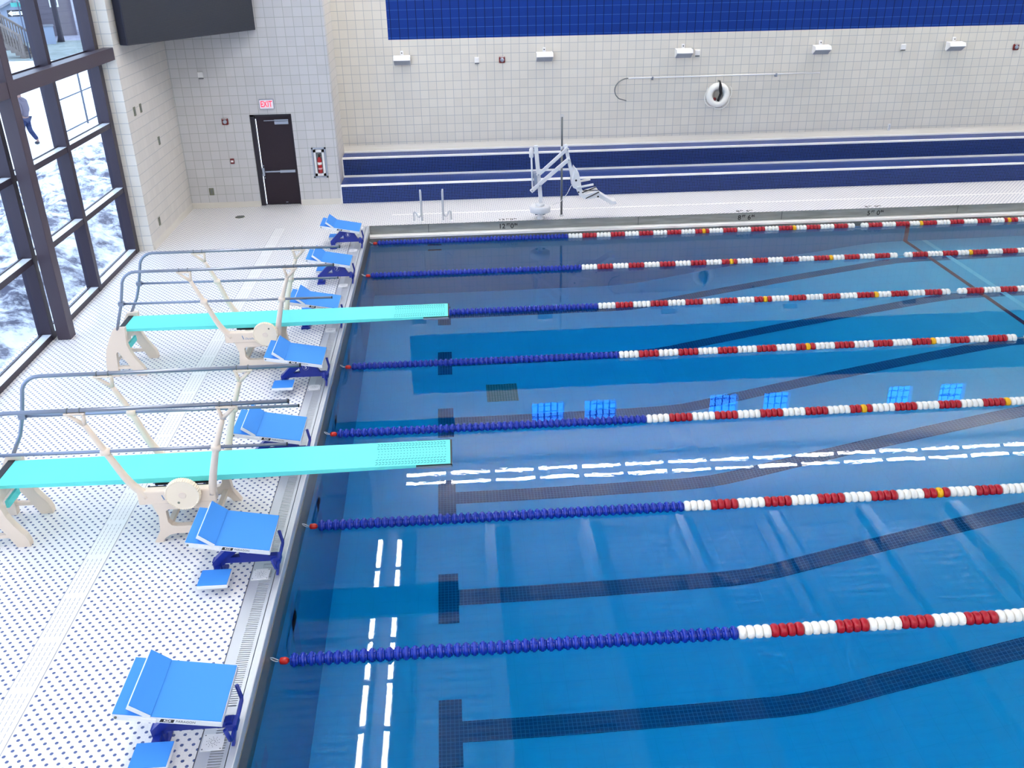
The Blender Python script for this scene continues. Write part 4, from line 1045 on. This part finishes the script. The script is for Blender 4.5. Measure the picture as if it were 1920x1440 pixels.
jk = [((0, 0, 0.86), 0.17, 0.19), ((0.0, 0, 1.12), 0.165, 0.19), ((-0.01, 0, 1.36), 0.155, 0.20), ((-0.02, 0, 1.49), 0.10, 0.11), ((-0.01, 0.20, 1.40), 0.085), ((-0.08, 0.25, 1.12), 0.072), ((0.04, 0.25, 0.92), 0.055), ((-0.01, -0.20, 1.40), 0.085), ((-0.02, -0.25, 1.12), 0.072), ((0.09, -0.25, 0.94), 0.055), ((-0.12, 0, 1.46), 0.08, 0.09)]
skin('jacket', jk, [(0, 1), (1, 2), (2, 3), (2, 4), (4, 5), (5, 6), (2, 7), (7, 8), (8, 9), (3, 10)], jack, pr)
tr = [((0, 0, 0.90), 0.14, 0.16), ((0.02, 0.10, 0.80), 0.105), ((0.12, 0.10, 0.48), 0.085), ((0.16, 0.10, 0.11), 0.07), ((0, -0.10, 0.80), 0.105), ((-0.02, -0.10, 0.47), 0.085), ((-0.21, -0.10, 0.15), 0.07)]
skin('trousers', tr, [(0, 1), (1, 2), (2, 3), (0, 4), (4, 5), (5, 6)], jean, pr)
for (a, c_) in (((0.15, 0.10, 0.055), (0.29, 0.10, 0.045)), ((-0.23, -0.10, 0.07), (-0.10, -0.10, 0.05))):
    b = MB(); b.tube([a, tuple((Vector(a)+Vector(c_))/2), c_], [0.05, 0.055, 0.035], 10); b.build('shoe', shoe, pr)
b = MB(); b.lathe([(0.105, 1.665), (0.108, 1.70), (0.085, 1.755), (0.03, 1.775)], (0.02, 0, 0), 2, 16); b.prism([(0.09, -0.07), (0.20, -0.05), (0.21, 0.0), (0.20, 0.05), (0.09, 0.07)], 2, 1.665, 1.685); b.build('cap', capm, pr)

# street side: lawn, steps, sign, houses, sheds, trees
b = MB(); b.box((-90, 50.5, 0.0), (-10, 150, 0.055)); struct(b.build('yard', two_tone('frozen_yard', (92, 88, 102), (160, 162, 178), 0.8)), 'frozen yards behind the street')
b = MB(); b.box((-60, 38.5, 0.0), (-14, 50.5, 0.05)); struct(b.build('lawn', M['lawn']), 'frosty lawn strip across the street')
st = thing('wooden_steps', 'weathered wooden outdoor steps with railings across the street', 'steps', (-22.95, 39.3, 0.05))
ux = Vector((-0.95, 0.30, 0)).normalized(); uy = Vector((0.30, 0.95, 0)).normalized()
RR = Matrix((ux, uy, Vector((0, 0, 1)))).transposed()
for i in range(9):
    b = MB(); b.obox(RR @ Vector((0.28*i+0.15, 0.55, 0.08+0.15*i)), (0.32, 1.1, 0.16), RR); b.build('tread', M['wood'], st)
for sy in (0.0, 1.1):
    b = MB(); b.bar(RR @ Vector((0, sy, 1.25)), RR @ Vector((2.5, sy, 2.6)), 0.09, 0.12); b.bar(RR @ Vector((0, sy, 0.12)), RR @ Vector((2.5, sy, 1.47)), 0.06, 0.22)
    for i in range(14):
        pp = RR @ Vector((0.18*i, sy, 0)); z0 = 0.12+0.54*0.18*i; b.box((pp.x-0.03, pp.y-0.03, z0), (pp.x+0.03, pp.y+0.03, z0+1.14))
    pp = RR @ Vector((0, sy, 0)); b.box((pp.x-0.07, pp.y-0.07, 0), (pp.x+0.07, pp.y+0.07, 1.35)); b.build('railing', M['wood'], st)
sg = thing('street_sign', 'one way arrow sign with a green street name blade on a thin post outdoors', 'street sign', (-22.55, 39.1, 0.05))
b = MB(); b.tube([(0, 0, 0), (0, 0, 3.2)], 0.035, 8); b.build('sign_post', M['chain'], sg)
fx, fy = Vector((0.93, 0.36, 0)), Vector((0, 0, 1)); nrm = fx.cross(fy)
RS = Matrix((fx.normalized(), -nrm.normalized(), fy)).transposed()
b = MB(); b.obox((-0.22, -0.08, 2.50), (0.84, 0.03, 0.36), RS); b.build('one_way_blade', M['ink'], sg)
b = MB(); c0 = Vector((-0.22, -0.08, 2.50)) + nrm.normalized()*0.02
def sp(u, v): return c0 + fx.normalized()*u + Vector((0, 0, v))
b.faces([sp(-0.39, 0), sp(-0.18, 0.15), sp(-0.18, 0.09), sp(0.38, 0.09), sp(0.38, -0.09), sp(-0.18, -0.09), sp(-0.18, -0.15)], [(0, 1, 2, 3, 4, 5, 6)]); b.build('arrow', M['white'], sg)
text_part('lettering', 'ONE WAY', 0.13, frame_M(c0 + fx.normalized()*0.10 + nrm.normalized()*0.006, fx, fy), M['ink'], sg, 0.002)
b = MB(); b.obox((-0.12, 0, 2.95), (0.55, 0.03, 0.22), RS); b.obox((0, 0, 3.2), (0.03, 0.55, 0.2), RS); b.build('street_name_blade', M['sign_green'], sg)
def house(name, label, c, size, rz, roof_h, wallm, wins):
    t = thing(name, label, 'house' if name == 'house' else 'shed', (c[0], c[1], 0.0)); t.rotation_euler = (0, 0, rz)
    sx, sy, sz = size
    b = MB(); b.box((-sx/2, -sy/2, 0), (sx/2, sy/2, sz)); b.prism([(-sx/2, sz), (sx/2, sz), (0, sz+roof_h)], 1, -sy/2, sy/2); b.build('house_wall', wallm, t)
    b = MB()
    for s in (-1, 1): b.bar((s*(sx/2+0.3), 0, sz-0.12), (0, 0, sz+roof_h+0.08), sy+0.6, 0.14)
    b.build('roof', M['roof'], t)
    for (x, z, w_, h_) in wins:
        b = MB(); b.box((x-w_/2-0.1, -sy/2-0.06, z-h_/2-0.1), (x+w_/2+0.1, -sy/2, z+h_/2+0.1)); f = b.build('window_frame', M['white'], t)
        b = MB(); b.box((x-w_/2, -sy/2-0.08, z-h_/2), (x+w_/2, -sy/2-0.06, z+h_/2)); b.build('window_pane', M['dark_win'], f)
    return t
house('house', 'brown lapped siding house with a narrow dark window across the street', (-27.9, 56.6), (3.4, 5.5, 6.4), 0.38, 1.8, M['siding'], [(0.55, 2.6, 0.4, 0.95), (-0.9, 2.6, 0.4, 0.95)])
house('shed', 'small pale gabled shed behind the yard beside a dark tree trunk', (-31.3, 67.4), (1.3, 1.6, 1.0), 0.40, 0.55, M['siding2'], [])
house('shed', 'tall pale blue outbuilding left of the brown house', (-27.6, 50.4), (1.7, 1.6, 2.3), 0.38, 0.35, M['blueboards'], [])
bx_ = thing('storage_box', 'pale blue grey storage box standing low in front of the brown house', 'box', (-25.0, 48.3, 0.05)); bx_.rotation_euler = (0, 0, 0.38)
b = MB(); b.box((-0.5, -0.4, 0), (0.5, 0.4, 1.12)); b.build('bin_body', M['blueboards'], bx_)
b = MB(); b.prism([(-0.45, 1.12), (0.45, 1.12), (0.45, 1.18), (-0.45, 1.26)], 0, -0.55, 0.55); b.build('lid', M['roof'], bx_)
def tree(c, r, h, label, seed):
    rnd = random.Random(seed)
    t = thing('bare_tree', label, 'tree', (c[0], c[1], 0))
    b = MB(); b.tube([(0, 0, 0), (0.05, 0, 0.4), (0.02, 0, h*0.4), (0.1, 0, h)], [r*1.35, r, r*0.85, r*0.4], 10); b.build('trunk', M['bark'], t)
    b = MB()
    for i in range(12):
        z = h*rnd.uniform(0.45, 0.95); a = rnd.uniform(0, 6.28); l = rnd.uniform(1.2, 3.0); d = Vector((math.cos(a), math.sin(a), rnd.uniform(0.3, 0.9)))
        b.tube([(0.05, 0, z), tuple(Vector((0.05, 0, z))+d*l*0.5), tuple(Vector((0.05, 0, z))+d*l+Vector((0, 0, 0.3)))], [r*0.35, r*0.2, 0.02], 6)
    b.build('branches', M['bark'], t)
tree((-30.5, 66.8), 0.24, 9, 'dark bare tree trunk beside the small gabled shed', 1)
tree((-26.2, 44.6), 0.14, 8, 'thin bare tree standing behind the wooden steps', 2)
tree((-24.6, 49.5), 0.19, 9, 'pale bare tree trunk right of the storage box', 3)

# ------------------------------------------------------------------ world, camera, view
wd_ = bpy.data.worlds.new('overcast_sky'); S.world = wd_; wd_.use_nodes = True
nt = wd_.node_tree; bg = nt.nodes['Background']; bg.inputs['Color'].default_value = (0.78, 0.88, 1.0, 1); bg.inputs['Strength'].default_value = 3.8

cd = bpy.data.cameras.new('camera'); cam = bpy.data.objects.new('camera', cd); COL.objects.link(cam); S.camera = cam
cd.sensor_width = 36; cd.lens = 1705.842*36/1920; cd.clip_end = 400
R = ((0.99744114, -0.06956146, -0.01650412), (-0.04536989, -0.43747968, -0.89808302), (0.05525175, 0.89653373, -0.43951622))
p = (1.90935885, -19.32756553, 5.93518391)
cam.matrix_world = Matrix(((R[0][0], -R[1][0], -R[2][0], p[0]), (R[0][1], -R[1][1], -R[2][1], p[1]), (R[0][2], -R[1][2], -R[2][2], p[2]), (0, 0, 0, 1)))
S.view_settings.view_transform = 'Standard'; S.view_settings.look = 'None'; S.view_settings.gamma = 1.0; S.view_settings.use_curve_mapping = False
S.view_settings.exposure = 0.0
S.cycles.max_bounces = 10; S.cycles.diffuse_bounces = 3; S.cycles.glossy_bounces = 4; S.cycles.transmission_bounces = 8; S.cycles.transparent_max_bounces = 12
S.cycles.sample_clamp_indirect = 40.0
S.cycles.use_denoising = True
